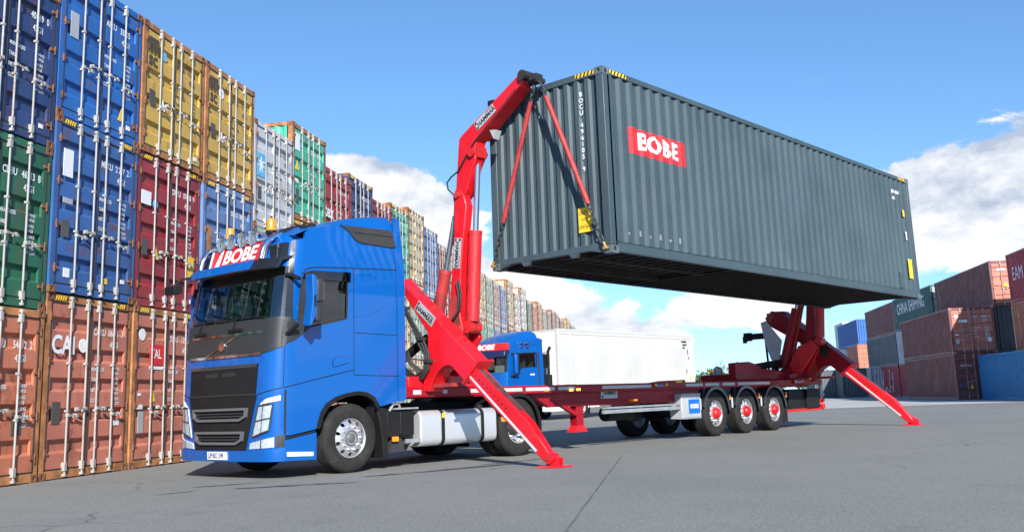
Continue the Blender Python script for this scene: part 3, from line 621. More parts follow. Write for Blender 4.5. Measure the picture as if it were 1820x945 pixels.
# second row, further back
tD1 = R2('red container with white scrawled graffiti, on the ground under the slate one', G2, rs_at(26.4, -2.6, 0), CP['crim'], H=ST, blind=True)
b = MB(); rr = random.Random(5)
for k in range(7):
    y = 2.0 + k * 0.85 + rr.uniform(-.3, .3); z = 0.7 + rr.uniform(-.2, .5); P = [(-0.006, y, z)]
    for j in range(6): y += rr.uniform(-.38, .30); z += rr.uniform(-.45, .48); P.append((-0.006, y, min(2.2, max(.4, z))))
    b.tube(P, 0.035, n=5)
obj('graffiti', b, M_WPAINT, tD1)
R2('slate grey container, long side out, above the graffiti container', G2, rs_at(26.3, -2.6, ST), CP['slate'], H=ST, blind=True)
tD3 = R2('brown container, long side out, on top of the slate grey container', G2, rs_at(26.2, -2.65, 2 * ST), CP['maroon'], H=ST)
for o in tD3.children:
    if o.name.startswith('door'): o.material_slots[0].material = CP['terra']  # door end recoloured lighter to stand in for direct sun
R2('plain dark red container on the ground between the graffiti container and the brown stack', G2, rs_at(13.3, -2.5, 0), CP['crim'], H=ST, blind=True)
R2('pale grey container under the dark teal lettered one', G2, rs_at(13.3, -2.5, ST), CP['grey'], H=ST, blind=True)
tE = R2('dark teal container with white CHINA SHIPPING letters', G2, rs_at(13.1, -2.45, 2 * ST), CP['dteal'], H=ST)
side_text(tE, 'CHINA SHIPPING', 1.15, 10.9, ST - 0.95, M_WPAINT, ST, bold=.02)
side_vert(tE, 'CCLU3179', .20, 11.5, ST - 1.2, M_WPAINT)
for o in tE.children:
    if o.name.startswith('door'): o.material_slots[0].material = CP['grey']
# third group, far behind the rear crane
RYF = RYAW - pi / 2
def far_at(px_x, depth, z, dx=0.0):
    return frame((px_x - CX) / F_PX * depth + dx, depth, RYF, z)
G3 = 'containers far behind the rear crane'
R3 = lambda *a, **k: container('shipping_container', *a, **k)
R3('slate grey container on the ground far behind the rear crane leg', G3, far_at(1476, 92, 0), CP['slate'], H=ST, blind=True, L=6.058)
R3('light slate container on the ground beside the graffiti container', G3, far_at(1526, 90, 0), CP['grey'], H=ST, blind=True, L=6.058)
R3('grey container on the ground behind the rear crane base', G3, far_at(1428, 96, 0), CP['slate'], H=ST, blind=True, L=6.058)
R3('maroon container with orange doors under the bright blue container', G3, far_at(1508, 104, ST), CP['orange'], H=ST, L=6.058)
R3('dark container at the bottom under the orange-doored far container', G3, far_at(1508, 104, 0), CP['slate'], H=ST, blind=True, L=6.058)
tF = R3('bright blue container end with faint white lettering, far behind', G3, far_at(1511, 104, 2 * ST), CP['bright'], H=ST, blind=True, L=12.192)
for k in range(3): R3('%s container in the tall stack left of the bright blue one, %s tier' % (('slate', 'light grey', 'white')[k], TIER[k]), G3, far_at(1486, 118, k * 2.75), CP[('slate', 'grey', 'white')[k]], H=2.75 if k < 2 else HC, blind=True, L=6.058)
# ---------------------------------------------------------------- the lifted container
HX, HY, HZ, HYAW, HPI, HRO = 1.3528, 14.7435, 3.0706, 0.8433, 0.009466, -0.007759
hm = Matrix.Translation((HX, HY, HZ)) @ Matrix.Rotation(HYAW, 4, 'Z') @ Matrix.Rotation(HPI, 4, 'Y') @ Matrix.Rotation(HRO, 4, 'X')
HM = hm @ Matrix.Translation((0, CW, 0)) @ Matrix.Rotation(-pi / 2, 4, 'Z')           # local x across the end (0 = far side), y along the length
ct = thing('lifted_container', 'dark grey-blue container with red BOBE panel hanging from the lifting chains', 'container', HM)
c = CP['hung']; L40 = 12.192; H = HC
b = MB()
for s in (0, 1):
    X = lambda d: (0.012 + d) if s == 0 else (CW - 0.012 - d)
    pr = corr(0.17, L40 - 0.17, 0.278, 0.036); n = b.add([(X(d), y, 0.175) for y, d in pr] + [(X(d), y, H - 0.09) for y, d in pr]); k = len(pr)
    for i in range(k - 1): b.face((n + i, n + i + 1, n + k + i + 1, n + k + i))
    obj('side_wall', b, c, ct); b = MB()
b = MB(); pr = corr(0.17, CW - 0.17, 0.205, 0.042, .37, .13)
for yy, sg in ((0, 1), (L40, -1)):
    n = b.add([(x, yy + sg * (0.018 + d), 0.15) for x, d in pr] + [(x, yy + sg * (0.018 + d), H - 0.10) for x, d in pr]); k = len(pr)
    for i in range(k - 1): b.face((n + i, n + i + 1, n + k + i + 1, n + k + i))
    obj('end_wall', b, c, ct); b = MB()
b = MB(); b.box(0.03, CW - 0.03, 0.05, L40 - 0.05, H - 0.035, H - 0.02); obj('roof', b, c, ct)
b = MB(); b.box(0.05, CW - 0.05, 0.05, L40 - 0.05, 0.125, 0.15); obj('floor', b, mat('container_floor', (0.010, 0.0095, 0.009), 0.9, var=0.2), ct)
for x0, x1 in ((0.004, 0.15), (CW - 0.15, CW - 0.004)):
    for y0, y1 in ((0.006, 0.13), (L40 - 0.13, L40 - 0.006)):
        b = MB(); b.box(x0, x1, y0, y1, 0.11, H - 0.11); obj('corner_post', b, c, ct, bevel=0.012)
for x0, x1 in ((0.002, 0.05), (CW - 0.05, CW - 0.002)):
    b = MB(); b.box(x0, x1, 0.17, L40 - 0.17, H - 0.10, H - 0.012); obj('top_rail', b, c, ct, bevel=0.006)
    b = MB(); sx = 1 if x0 < 1 else -1; xo = x0 if sx > 0 else x1
    b.box(xo, xo + sx * 0.012, 0.17, L40 - 0.17, 0.015, 0.165); b.box(xo, xo + sx * 0.055, 0.17, L40 - 0.17, 0.150, 0.168); b.box(xo, xo + sx * 0.06, 0.17, L40 - 0.17, 0.010, 0.024)
    obj('bottom_rail', b, c, ct)
for y0, y1 in ((0.004, 0.11), (L40 - 0.11, L40 - 0.004)):
    b = MB(); b.box(0.15, CW - 0.15, y0, y1, H - 0.115, H - 0.012); obj('header', b, c, ct, bevel=0.006)
    b = MB(); b.box(0.15, CW - 0.15, y0, y1, 0.06, 0.155); obj('sill', b, c, ct, bevel=0.006)
    for px_ in ((0.15, 0.42), (CW - 0.42, CW - 0.15)):
        b = MB(); b.prism([(px_[0], 0.0), (px_[1] if px_[0] < 1 else px_[0], 0.06) if px_[0] < 1 else (px_[1], 0.0), (px_[1], 0.06) if px_[0] > 1 else (px_[0], 0.06), (px_[0], 0.06)][:4] if px_[0] < 1 else [(px_[1], 0.0), (px_[1], 0.06), (px_[0], 0.06)], 'y', y0, y1); obj('gusset', b, c, ct)
ce = cmesh('casting', 0); M_CAST = mat('container_casting_paint', (0.085, 0.115, 0.135), 0.5, var=0.15, dirt=0.15, dirtcol=(0.3, 0.3, 0.28), dscale=8)
for zz in (-0.01, H - 0.113):
    for mwp in (Matrix.Translation((0, 0, zz)), Matrix.Translation((CW - 0.162, 0, zz)), Matrix.Translation((0.162, L40, zz)) @ Matrix.Rotation(pi, 4, 'Z'), Matrix.Translation((CW, L40, zz)) @ Matrix.Rotation(pi, 4, 'Z')):
        cpart('corner_casting', ce, ct, M_CAST, mw=mwp)
b = MB(); b.prism([(0.05, .03), (0.11, .03), (0.11, .09), (0.05, .09)], 'x', CW + 0.001, CW + 0.002)
b.prism([(0.05, H - .09), (0.11, H - .09), (0.11, H - .03), (0.05, H - .03)], 'x', CW + 0.001, CW + 0.002); obj('casting_slot', b, M_DARK, ct)
M_UNDER = mat('container_underside', (0.016, 0.018, 0.020), 0.7, var=0.3, vscale=2)
cmb = MB(); cmb.box(0.055, CW - 0.055, 0, 0.045, 0.024, 0.125); cmb.box(0.055, CW - 0.055, -0.035, 0.0, 0.024, 0.032)
cme = cmb.mesh('cross_member', [M_UNDER]); y = 3.75
while y < L40 - 0.25: cpart('cross_member', cme, ct, M_UNDER, (0, y, 0)); y += 0.30
cmb = MB(); cmb.box(0.055, 0.70, 0, 0.045, 0.024, 0.125); cms = cmb.mesh('cross_member', [M_UNDER]); y = 0.35
while y < 3.6:
    cpart('cross_member', cms, ct, M_UNDER, (0, y, 0)); cpart('cross_member', cms, ct, M_UNDER, (CW - 0.755, y, 0)); y += 0.30
for x in (0.70, CW - 0.70 - 0.05):                                   # gooseneck tunnel
    b = MB(); b.box(x, x + 0.05, 0.05, 3.7, 0.0, 0.125); obj('tunnel_rail', b, M_UNDER, ct)
    b = MB(); sg = 1 if x < 1 else -1; xc = x + .025
    b.prism([(xc - .10, .06), (xc + .10, .06), (xc + .05, -0.01), (xc - .05, -0.01)], 'y', -0.002, 0.06); obj('tunnel_gusset', b, c, ct)
b = MB()
for i in range(11): b.box(0.75, CW - 0.75, 0.2 + i * 0.32, 0.24 + i * 0.32, 0.105, 0.124)
obj('tunnel_bows', b, M_UNDER, ct)
# red BOBE panel laid over the corrugation of the near long side
def side_x(y):
    pr = SIDEP
    for (a, d0), (e, d1) in zip(pr, pr[1:]):
        if a <= y <= e: return CW - 0.012 - (d0 + (d1 - d0) * (y - a) / max(1e-6, e - a))
    return CW
SIDEP = corr(0.17, L40 - 0.17, 0.278, 0.036)
def drape(me, off):
    import bmesh
    bm = bmesh.new(); bm.from_mesh(me)
    bmesh.ops.triangulate(bm, faces=bm.faces)
    ys = [p[0] for p in SIDEP if min(v.co.x for v in bm.verts) < p[0] < max(v.co.x for v in bm.verts)]
    for yv in ys:
        gm = bm.verts[:] + bm.edges[:] + bm.faces[:]
        bmesh.ops.bisect_plane(bm, geom=gm, plane_co=(yv, 0, 0), plane_no=(1, 0, 0))
    for v in bm.verts: y, z = v.co.x, v.co.y; v.co = (side_x(y) + off, y, z)
    bm.to_mesh(me); bm.free()
yA, yB, zA, zB = 0.65, 2.27, 1.63, 2.05
b = MB(); n = b.add([(yA, zA, 0), (yB, zA, 0), (yB, zB, 0), (yA, zB, 0)]); b.face((n, n + 1, n + 2, n + 3)); me = b.mesh('name_panel', [M_REDP]); drape(me, 0.003); link('name_panel', me, ct)
def drape_text(s, size, y, z, m_, off=0.006, **k):
    me = text_mesh(s, size, **k).copy()
    for v in me.vertices: v.co.x += y; v.co.y += z
    drape(me, off); me.materials.clear(); me.materials.append(m_); link('lettering', me, ct)
drape_text('BOBE', 0.38, (yA + yB) / 2, (zA + zB) / 2, M_WPAINT, bold=0.03, align='CENTER', sx=1.25, spacing=1.0)
drape_text('BOCU 496105', 0.115, 11.15, H - 0.42, M_WPAINT, align='LEFT', bold=.015, sx=.62); drape_text('45G1', 0.105, 11.15, H - 0.58, M_WPAINT, bold=.015, sx=.62)
for y, z, w, h in ((11.62, 1.92, .10, .16), (11.62, .45, .22, .46)):
    b = MB(); b.box(CW - 0.002, CW + 0.003, y, y + w, z, z + h); obj('placard', b, M_YEL, ct)
b = MB(); b.box(CW - 0.002, CW + 0.003, 11.66, 11.72, 1.36, 1.56); obj('placard', b, M_WPAINT, ct)
for i, y in enumerate((0.45, 0.75, 1.02, 1.3, 1.58, 1.86)):
    b = MB(); b.box(CW - 0.012, CW - 0.008, y, y + .05, 0.30, 0.34 + .05 * (i % 2)); obj('scuff', b, mat('scuffed_paint', (.20, .22, .23), .6, var=.3), ct)
b = MB(); b.box(CW - 0.03, CW - 0.006, 11.05, 11.30, 0.19, 0.55); obj('vent_cover', b, c, ct)
# end wall: number reading downwards, caution placard, warning stripes
for i, ch in enumerate('BOCU 496105 9'):
    if ch != ' ': lettering(ch, 0.105, ct, basis((1.985, 0.010, H - 0.36 - i * 0.1), (1, 0, 0), (0, 0, 1)), M_WPAINT, align='CENTER', bold=.02)
b = MB(); b.box(1.83, 2.08, 0.004, 0.012, 0.36, 0.74); obj('placard', b, M_YEL, ct)
for i, s in enumerate(('CAUTION', '9 FT 6', 'CONTAINER')): lettering(s, 0.078, ct, basis((1.955, 0.002, 0.66 - i * 0.11), (1, 0, 0), (0, 0, 1)), M_BLK, align='CENTER', bold=.01, sx=.62)
def stripes(fmap, u0, u1, v0, v1, n):
    b = MB(); k = b.add([fmap(u, v, 0.001) for u, v in ((u0, v0), (u1, v0), (u1, v1), (u0, v1))]); b.face(range(k, k + 4), 0); w = (u1 - u0) / n
    for i in range(n):
        a = u0 + w * (i + .1); s = w * .45; k = b.add([fmap(min(u1, u), v, 0.003) for u, v in ((a, v0), (a + s, v0), (a + s + w * .35, v1), (a + w * .35, v1))]); b.face(range(k, k + 4), 1)
    obj('warning_stripe', b, [M_YEL, M_BLK], ct)
stripes(lambda u, v, d: (u, 0.004 - d, v), CW - 0.16 - 0.38, CW - 0.17, H - 0.085, H - 0.02, 5)
stripes(lambda u, v, d: (CW - 0.002 + d, u, v), 0.19, 0.62, H - 0.085, H - 0.02, 5)
stripes(lambda u, v, d: (CW - 0.002 + d, u, v), L40 - 0.62, L40 - 0.19, H - 0.085, H - 0.02, 5)

# ---------------------------------------------------------------- tractor (local: x backwards from the front axle, y 0 = near side, z up)
TX, TY, TYAW = -2.5864, 15.1022, 0.8522
TM = frame(TX, TY, TYAW)
tr = thing('tractor_unit', 'bright blue tractor unit with red BOBE roof sign and spotlights', 'truck', TM)
LS, RC = 2.15, 0.25; LA = RC * pi / 2; TOT = 2 * LS + 2 * LA + 2.0; MID = TOT / 2
RK = [(0, 0.03), (.45, 0.0), (1.2, 0), (1.8, 0.03), (2.2, .07), (2.9, .18), (3.4, .30), (3.7, .42)]
def smst(a, b_, x): t = min(1, max(0, (x - a) / (b_ - a))); return t * t * (3 - 2 * t)
def lerpT(T_, x):
    if x <= T_[0][0]: return T_[0][1]
    for (a, b_), (c_, d) in zip(T_, T_[1:]):
        if x <= c_: return b_ + (d - b_) * (x - a) / (c_ - a)
    return T_[-1][1]
def surf(s, z):
    m_ = s > MID
    if m_: s = TOT - s
    if s < LS: x, y = 1.03 - s, 0.0
    elif s < LS + LA: th = (s - LS) / RC; x, y = -1.12 - RC * sin(th), RC - RC * cos(th)
    else: y = RC + (s - LS - LA); x = -1.37 - .05 * (1 - ((y - 1.25) / 1.0) ** 2)
    x += lerpT(RK, z) * smst(-.75, -1.17, x); y += .10 * smst(2.9, 3.9, z)
    return Vector((x, 2.5 - y if m_ else y, z))
def cabmap(s, z, d):
    p = surf(s, z)
    if d == 0: return p
    e = 1e-3; t1 = surf(s + e, z) - surf(s - e, z); t2 = surf(s, z + e) - surf(s, z - e); n = t1.cross(t2)
    n = n.normalized()
    if n.dot(Vector((p.x - 0.2, p.y - 1.25, 0))) < 0: n = -n
    return p + n * d
def mirp(P): return [(TOT - s, z) for s, z in P][::-1]
def cabpatch(name, P, m_, off=0.004, thick=0.012, holes=(), step=0.08, parent=None, both=False, smooth=40):
    for PP, HH in ([(P, holes)] + ([(mirp(P), [mirp(h) for h in holes])] if both else [])):
        o = obj(name, plate(cabmap, PP, HH, thick, step, off), m_, parent or tr, smooth=smooth)
    return o
def sx(x): return 1.03 - x                                            # side x -> s
def front(y): return LS + LA + y - RC                                 # front y -> s
side_top = [(sx(1.03), 3.66), (sx(-0.16), 3.66), (sx(-0.39), 3.63), (sx(-0.74), 3.55), (sx(-1.03), 3.42), (2.42, 3.34), (2.8, 3.32)]
arch = [(sx(0.53), 0.95), (sx(0.44), 1.08), (sx(0.30), 1.15), (sx(0.12), 1.175), (sx(-0.10), 1.15), (sx(-0.30), 1.10), (sx(-0.47), 1.01), (sx(-0.57), 0.89), (sx(-0.62), 0.75), (sx(-0.645), 0.66)]
half = [(0.0, 3.66)] + side_top[1:] ; 
low_side = [(0.0, 1.03), (sx(0.57), 0.94)] + arch + [(sx(-1.10), 0.59), (2.20, 0.60), (2.20, 0.26)]
outline = low_side + [(TOT - s, z) for s, z in low_side[::-1]] + [(TOT - s, z) for s, z in half] + half[::-1]
win = [(sx(-1.03), 2.79), (sx(-0.93), 2.87), (sx(-0.74), 2.90), (sx(-0.06), 2.92), (sx(-0.09), 2.25), (sx(-0.74), 2.11), (sx(-1.02), 2.10)]
ws = [(2.31, 2.23), (2.75, 2.22), (MID, 2.215)]
ws = ws + [(TOT - s, z) for s, z in ws[::-1][1:]]
wst = [(2.34, 2.97), (2.8, 3.0), (MID, 3.01)]; wst = wst + [(TOT - s, z) for s, z in wst[::-1][1:]]
wsp = ws + wst[::-1]
gr1 = [(2.69, 1.185), (TOT - 2.69, 1.185), (TOT - 2.67, 1.60), (2.67, 1.60)]
gr2 = [(2.90, .40), (TOT - 2.90, .40), (TOT - 2.67, 1.16), (2.67, 1.16)]
cab = plate(cabmap, outline, [win, mirp(win), wsp], 0.035, 0.11)
obj('cab_shell', cab, M_TBLUE, tr, smooth=40)
cabpatch('windscreen', [(s * 1.0, z) for s, z in wsp], M_GLASS, off=-0.010, thick=0.005, step=0.12)
cabpatch('side_window', win, M_GLASSD, off=-0.012, thick=0.005, both=True)
cabpatch('window_deflector', [(sx(-0.95), 2.88), (sx(-0.72), 2.925), (sx(-0.02), 2.94), (sx(-0.03), 2.80), (sx(-0.72), 2.79), (sx(-0.9), 2.80)], M_GLASSD, off=0.028, thick=0.006, both=True)
FRIT = [(2.34, 2.96), (2.8, 2.99), (MID, 3.0)]
def ribbon(name, pts, w=0.010, m_=M_BLACK, off=0.0025, both=True, step=0.06):
    for P in ([pts] + ([[(TOT - s, z) for s, z in pts]] if both else [])):
        b = MB(); Q = []
        for (a, c_), (e, f) in zip(P, P[1:]):
            n = max(1, int(math.hypot(e - a, f - c_) / step)); Q += [(a + (e - a) * i / n, c_ + (f - c_) * i / n) for i in range(n)]
        Q.append(P[-1]); A = []; B = []
        for i, (s, z) in enumerate(Q):
            p0 = Q[max(0, i - 1)]; p1 = Q[min(len(Q) - 1, i + 1)]; d = Vector((p1[0] - p0[0], p1[1] - p0[1])).normalized(); nn = Vector((-d.y, d.x)) * w / 2
            A.append(cabmap(s + nn.x, z + nn.y, off)); B.append(cabmap(s - nn.x, z - nn.y, off))
        k = b.add(A + B); c_ = len(A)
        for i in range(c_ - 1): b.face((k + i, k + i + 1, k + c_ + i + 1, k + c_ + i))
        obj(name, b, m_, tr)
ribbon('panel_seam', [(sx(-1.05), 2.86), (sx(-0.82), 2.95), (sx(-0.63), 2.98), (sx(0.01), 3.01), (sx(0.88), 3.045), (sx(1.02), 3.05)], 0.014)
ribbon('panel_seam', [(sx(0.05), 3.0), (sx(0.05), 1.41)], 0.009)
ribbon('panel_seam', [(sx(0.05), 1.49), (sx(-1.2), 1.25)], 0.012)
ribbon('panel_seam', [(2.245, 1.80), (2.235, 1.25)], 0.010)
ribbon('panel_seam', [(sx(0.05), 1.41), (sx(0.93), 1.39)], 0.010)
ribbon('panel_seam', [(sx(0.06), 2.04), (sx(0.92), 2.02)], 0.009)
ribbon('panel_seam', [(sx(0.90), 3.62), (sx(0.91), 1.03)], 0.008)
ribbon('panel_seam', [(sx(0.06), 2.91), (sx(0.39), 2.93), (sx(0.48), 2.88), (sx(0.51), 2.78)], 0.006, M_TBLUE, 0.006)
ribbon('panel_seam', [(2.67, 1.165), (2.25, 1.25)], 0.012)
ribbon('window_rubber', win + [win[0]], 0.030, M_GASKET, 0.003)
ribbon('windscreen_edge', [(2.315, 2.24), (2.345, 2.97)], 0.05, M_GLOSSB, 0.005)
ribbon('crease_line', [(sx(0.06), 2.27), (sx(0.4), 2.34), (sx(0.74), 2.48)], 0.012, M_TBLUE, 0.006)
# fairing vent on the roof side
cabpatch('side_vent', [(sx(-0.14), 3.67), (sx(0.80), 3.685), (sx(0.90), 3.65), (sx(0.94), 3.41), (sx(0.82), 3.40), (sx(0.22), 3.42), (sx(0.12), 3.46), (sx(0.02), 3.58)], M_GPLAST, off=0.022, thick=0.04, both=True)
ribbon('vent_rib', [(sx(0.12), 3.575), (sx(0.90), 3.575)], 0.012, M_BLACK, 0.025)
# front: dark panel, grille, bumper
bp = [(2.235, 1.83), (2.47, 1.755), (2.68, 1.725), (MID, 1.72)]; bp = bp + [(TOT - s, z) for s, z in bp[::-1][1:]]
bpt = [(2.20, 2.225), (2.31, 2.24), (2.75, 2.235), (MID, 2.23)]; bpt = bpt + [(TOT - s, z) for s, z in bpt[::-1][1:]]
cabpatch('front_panel', bp + bpt[::-1], M_FPANEL, off=0.012, thick=0.014)
for zz in (2.045, 1.735):
    ribbon('chrome_strip', [(2.62, zz), (MID, zz - 0.005), (TOT - 2.62, zz)], 0.035 if zz > 2 else 0.04, M_CHROME, 0.018, both=False)
ribbon('chrome_strip', [(MID + .42, 1.745), (MID - .40, 2.03)], 0.028, M_CHROME, 0.024, both=False)
cabpatch('emblem', circ(MID, 1.885, 0.075, 16), M_CHROME, off=0.036, thick=0.02)
cabpatch('pillar_cover', [(2.16, 2.21), (2.285, 2.22), (2.325, 2.97), (2.345, 3.33), (2.285, 3.36), (2.255, 2.97)], M_GLOSSB, off=0.006, thick=0.01, both=True)
cabpatch('mirror_base', [(sx(-1.28), 1.83), (sx(-1.04), 1.92), (sx(-0.74), 2.10), (sx(-1.02), 2.09), (sx(-1.10), 2.21), (2.30, 2.22), (2.30, 1.82)], M_FPANEL, off=0.010, thick=0.012, both=True)
def honey(P, name, parent_off=0.016):                                  # dark mesh grille with raised bars
    o = cabpatch(name, P, M_BLACK, off=parent_off, thick=0.02); return o
honey(gr1, 'upper_grille'); honey(gr2, 'lower_grille')
zz = 1.205
while zz < 1.55: ribbon('grille_mesh', [(2.70, zz), (TOT - 2.70, zz)], 0.009, M_MESH, 0.020, both=False, step=.2); zz += 0.030
b = MB()
for zz in [0.43 + 0.03 * i for i in range(24)]: pass
ribbon('grille_header', [(2.68, 1.575), (TOT - 2.68, 1.575)], 0.05, M_GPLAST, 0.022, both=False)
for c0 in (-.38, .07):
    cabpatch('grille_slot', [(MID + c0, 1.435), (MID + c0 + .31, 1.435), (MID + c0 + .33, 1.495), (MID + c0 - .02, 1.495)], M_DARK, off=0.024, thick=0.004)
ribbon('grille_gap', [(2.70, 1.172), (TOT - 2.70, 1.172)], 0.030, M_DARK, 0.026, both=False)
for z0 in (.99, .665):
    w = .705 if z0 > .9 else .625
    fr_ = [(MID - w, z0), (MID - w + .02, z0 - .13), (MID - w + .16, z0 - .185), (MID + w - .16, z0 - .185), (MID + w - .02, z0 - .13), (MID + w, z0)]
    inn = [(MID - w + .045, z0 - .035), (MID - w + .06, z0 - .115), (MID - w + .175, z0 - .150), (MID + w - .175, z0 - .150), (MID + w - .06, z0 - .115), (MID + w - .045, z0 - .035)]
    cabpatch('grille_frame', fr_, M_GFRAME, off=0.055, thick=0.05, holes=[inn])
    for zb in (z0 - .075, z0 - .115): ribbon('grille_bar', [(MID - w + .1, zb), (MID + w - .1, zb)], 0.016, M_GPLAST, 0.036, both=False)
    for k in range(7):
        u = MID - w + .2 + k * (2 * w - .4) / 6; ribbon('grille_bar', [(u, z0 - .04), (u, z0 - .145)], 0.012, M_BLACK, 0.032, both=False)
for z0 in (1.09, 1.05, .77, .73, .45): ribbon('grille_mesh', [(2.74 + (1.16 - z0) * .29, z0), (TOT - 2.74 - (1.16 - z0) * .29, z0)], 0.010, M_MESH, 0.020, both=False, step=.2)
cabpatch('number_plate', [(MID - .25, .275), (MID + .25, .275), (MID + .25, .385), (MID - .25, .385)], M_WPAINT, off=0.048, thick=0.012)
lettering('LIP·BO 599', 0.100, tr, basis(surf(MID, .328) + Vector((-.056, 0.015, 0)), (0, -1, 0), (0, 0, 1)), M_BLK, align='CENTER', bold=.012, sx=.84)
lettering('VOLVO', 0.055, tr, basis(surf(MID, 1.575) + Vector((-.030, 0.66, 0)), (0, -1, 0), (0, 0, 1)), M_CHROME, align='CENTER', bold=.02, sx=1.2)
hl = [(2.62, 1.01), (2.37, 1.03), (2.42, .67), (2.75, .58)]
cabpatch('headlamp', hl, M_LENS, off=0.010, thick=0.02, both=True); cabpatch('headlamp_glass', hl, M_CLEAR, off=0.020, thick=0.004, both=True)
ribbon('headlamp_rim', hl + [hl[0]], 0.022, M_GPLAST, 0.022)
ribbon('headlamp_bar', [(2.40, .84), (2.68, .80)], 0.014, M_GPLAST, 0.024); ribbon('headlamp_bar', [(2.52, 1.01), (2.56, .63)], 0.014, M_GPLAST, 0.024)
cabpatch('running_lamp', [(2.57, 1.045), (2.48, 1.10), (2.27, 1.145), (2.27, 1.075), (2.60, 1.025)], M_WPAINT, off=0.012, thick=0.016, both=True)
cabpatch('fog_lamp', [(2.80, .50), (2.35, .58), (2.35, .44), (2.82, .42)], M_LENS, off=0.008, thick=0.016, both=True); cabpatch('fog_glass', [(2.80, .50), (2.35, .58), (2.35, .44), (2.82, .42)], M_CLEAR, off=0.016, thick=0.004, both=True)
ribbon('lamp_divider', [(2.56, .54), (2.565, .43)], 0.02, M_GPLAST, 0.019)
cabpatch('bumper_corner', [(2.335, .595), (2.21, .605), (2.21, .44), (2.335, .44)], M_GPLAST, off=0.010, thick=0.016, both=True)
ribbon('bumper_gap', [(2.20, 1.22), (2.205, .61)], 0.030, M_DARK, 0.004)
cabpatch('bumper_lip', [(2.21, .25), (TOT - 2.21, .25), (TOT - 2.21, .43), (TOT - 2.84, .40), (2.84, .40), (2.21, .43)], M_TBLUE, off=0.030, thick=0.04, step=.1)
# lower side skirt with white lamp strip, arch lip
cabpatch('step_skirt', [(sx(-1.17), .25), (sx(-.64), .235), (sx(-.64), .61), (sx(-1.17), .53)], M_TBLUE, off=0.004, thick=0.04, both=True)
cabpatch('skirt_strip', [(sx(-1.15), .31), (sx(-.70), .29), (sx(-.70), .345), (sx(-1.15), .37)], M_WPAINT, off=0.012, thick=0.012, both=True)
cabpatch('step_gap', [(sx(-1.15), .54), (sx(-.63), .62), (sx(-.63), .665), (sx(-1.15), .60)], M_DARK, off=-0.03, thick=0.01, both=True)
al = [(s, z) for s, z in arch]; ain = [(sx(-.02) + (s - sx(-.02)) * .915, z - .055 if z > .7 else z) for s, z in arch]
cabpatch('arch_lip', al + ain[::-1], M_BLACK, off=0.020, thick=0.12, both=True)
P = [(0.50, .50), (0.46, .95), (0.30, 1.09), (0.05, 1.12), (-.25, 1.06), (-.48, .90), (-.60, .64)]
for ya, yb in ((.04, .60), (1.90, 2.46)):
    b = MB()
    for (x0, z0), (x1, z1) in zip(P, P[1:]):
        n = b.add([(x0, ya, z0), (x1, ya, z1), (x1, yb, z1), (x0, yb, z0)]); b.face(range(n, n + 4))
    obj('wheel_arch', b, M_BLACK, tr)
# door handle
ho = [(sx(-.34), 1.53), (sx(-.06), 1.60), (sx(-.06), 1.66), (sx(-.12), 1.69), (sx(-.30), 1.67), (sx(-.35), 1.60)]
cabpatch('door_handle', ho, M_TBLUE, off=0.018, thick=0.02, both=True, step=.05); ribbon('handle_recess', ho + [ho[0]], 0.012, M_GLOSSB, 0.004)
# roof, rear wall, fairing
def roof_edge(x):
    return lerpT([(-1.2, 3.32), (-1.03, 3.42), (-.74, 3.55), (-.39, 3.63), (-.16, 3.66), (1.03, 3.66)], x)
b = MB(); xs = [-1.0, -.9, -.74, -.55, -.39, -.16, .2, .6, 1.03]; rows = []
s0 = sx(-1.0)
for zf, ins in ((3.29, 0.006), (3.345, 0.014), (3.40, .05)):
    rows.append([cabmap(s0 + .01 + (TOT - 2 * s0 - .02) * j / 22, zf, -ins) for j in range(23)])
for x in xs:
    z0 = roof_edge(x) - .005; y0 = surf(sx(x), z0).y + .004; row = []
    for j in range(23):
        t = j / 22; a = -1 + 2 * t; row.append((x - .08 * (1 - a * a) * smst(-.5, -1.0, x), y0 + (2.5 - 2 * y0) * t, z0 + .11 * (1 - abs(a) ** 3.2) * smst(-1.3, -.6, x)))
    rows.append(row)
b.loft(rows, cap=False, closed=False); obj('roof', b, M_TBLUE, tr, smooth=60)
b = MB(); rows = []
for x, zt in ((-.45, 3.655), (-.30, 3.70), (-.1, 3.755), (.1, 3.81), (.4, 3.87), (.7, 3.915), (.99, 3.94), (1.03, 3.93)):
    z0 = 3.60; y0 = .085; row = []
    for j in range(21):
        a = -1 + j / 10; e = abs(a) ** 5; row.append((x, 1.25 + a * (1.25 - y0 - .03 * (1 - e)), z0 + (zt - z0) * min(1.0, (1 - e) * 1.6) + .03 * (1 - a * a)))
    rows.append([(x, y0, 3.55)] + row + [(x, 2.5 - y0, 3.55)])
b.loft(rows, cap=True, closed=True); obj('roof_fairing', b, M_TBLUE, tr, smooth=50)
b = MB(); b.box(0.97, 1.025, .04, 2.46, 1.02, 3.60); obj('rear_wall', b, M_TBLUE, tr)
cabpatch('corner_panel', [(sx(1.075), 1.02), (sx(.93), 1.0), (sx(.93), 3.90), (sx(1.075), 3.90)], M_TBLUE, off=0.010, thick=0.02, both=True)
b = MB(); b.box(-1.10, .97, .10, 2.40, 1.18, 1.24); b.box(-1.1, -.80, .15, 2.35, 1.24, 2.12); b.box(-.80, -.62, .3, 2.2, 1.9, 2.10); b.box(.75, .95, .1, 2.4, 1.3, 3.4); b.box(.1, .8, .1, 2.4, 1.3, 1.75)
obj('cab_interior', b, M_INTER, tr)
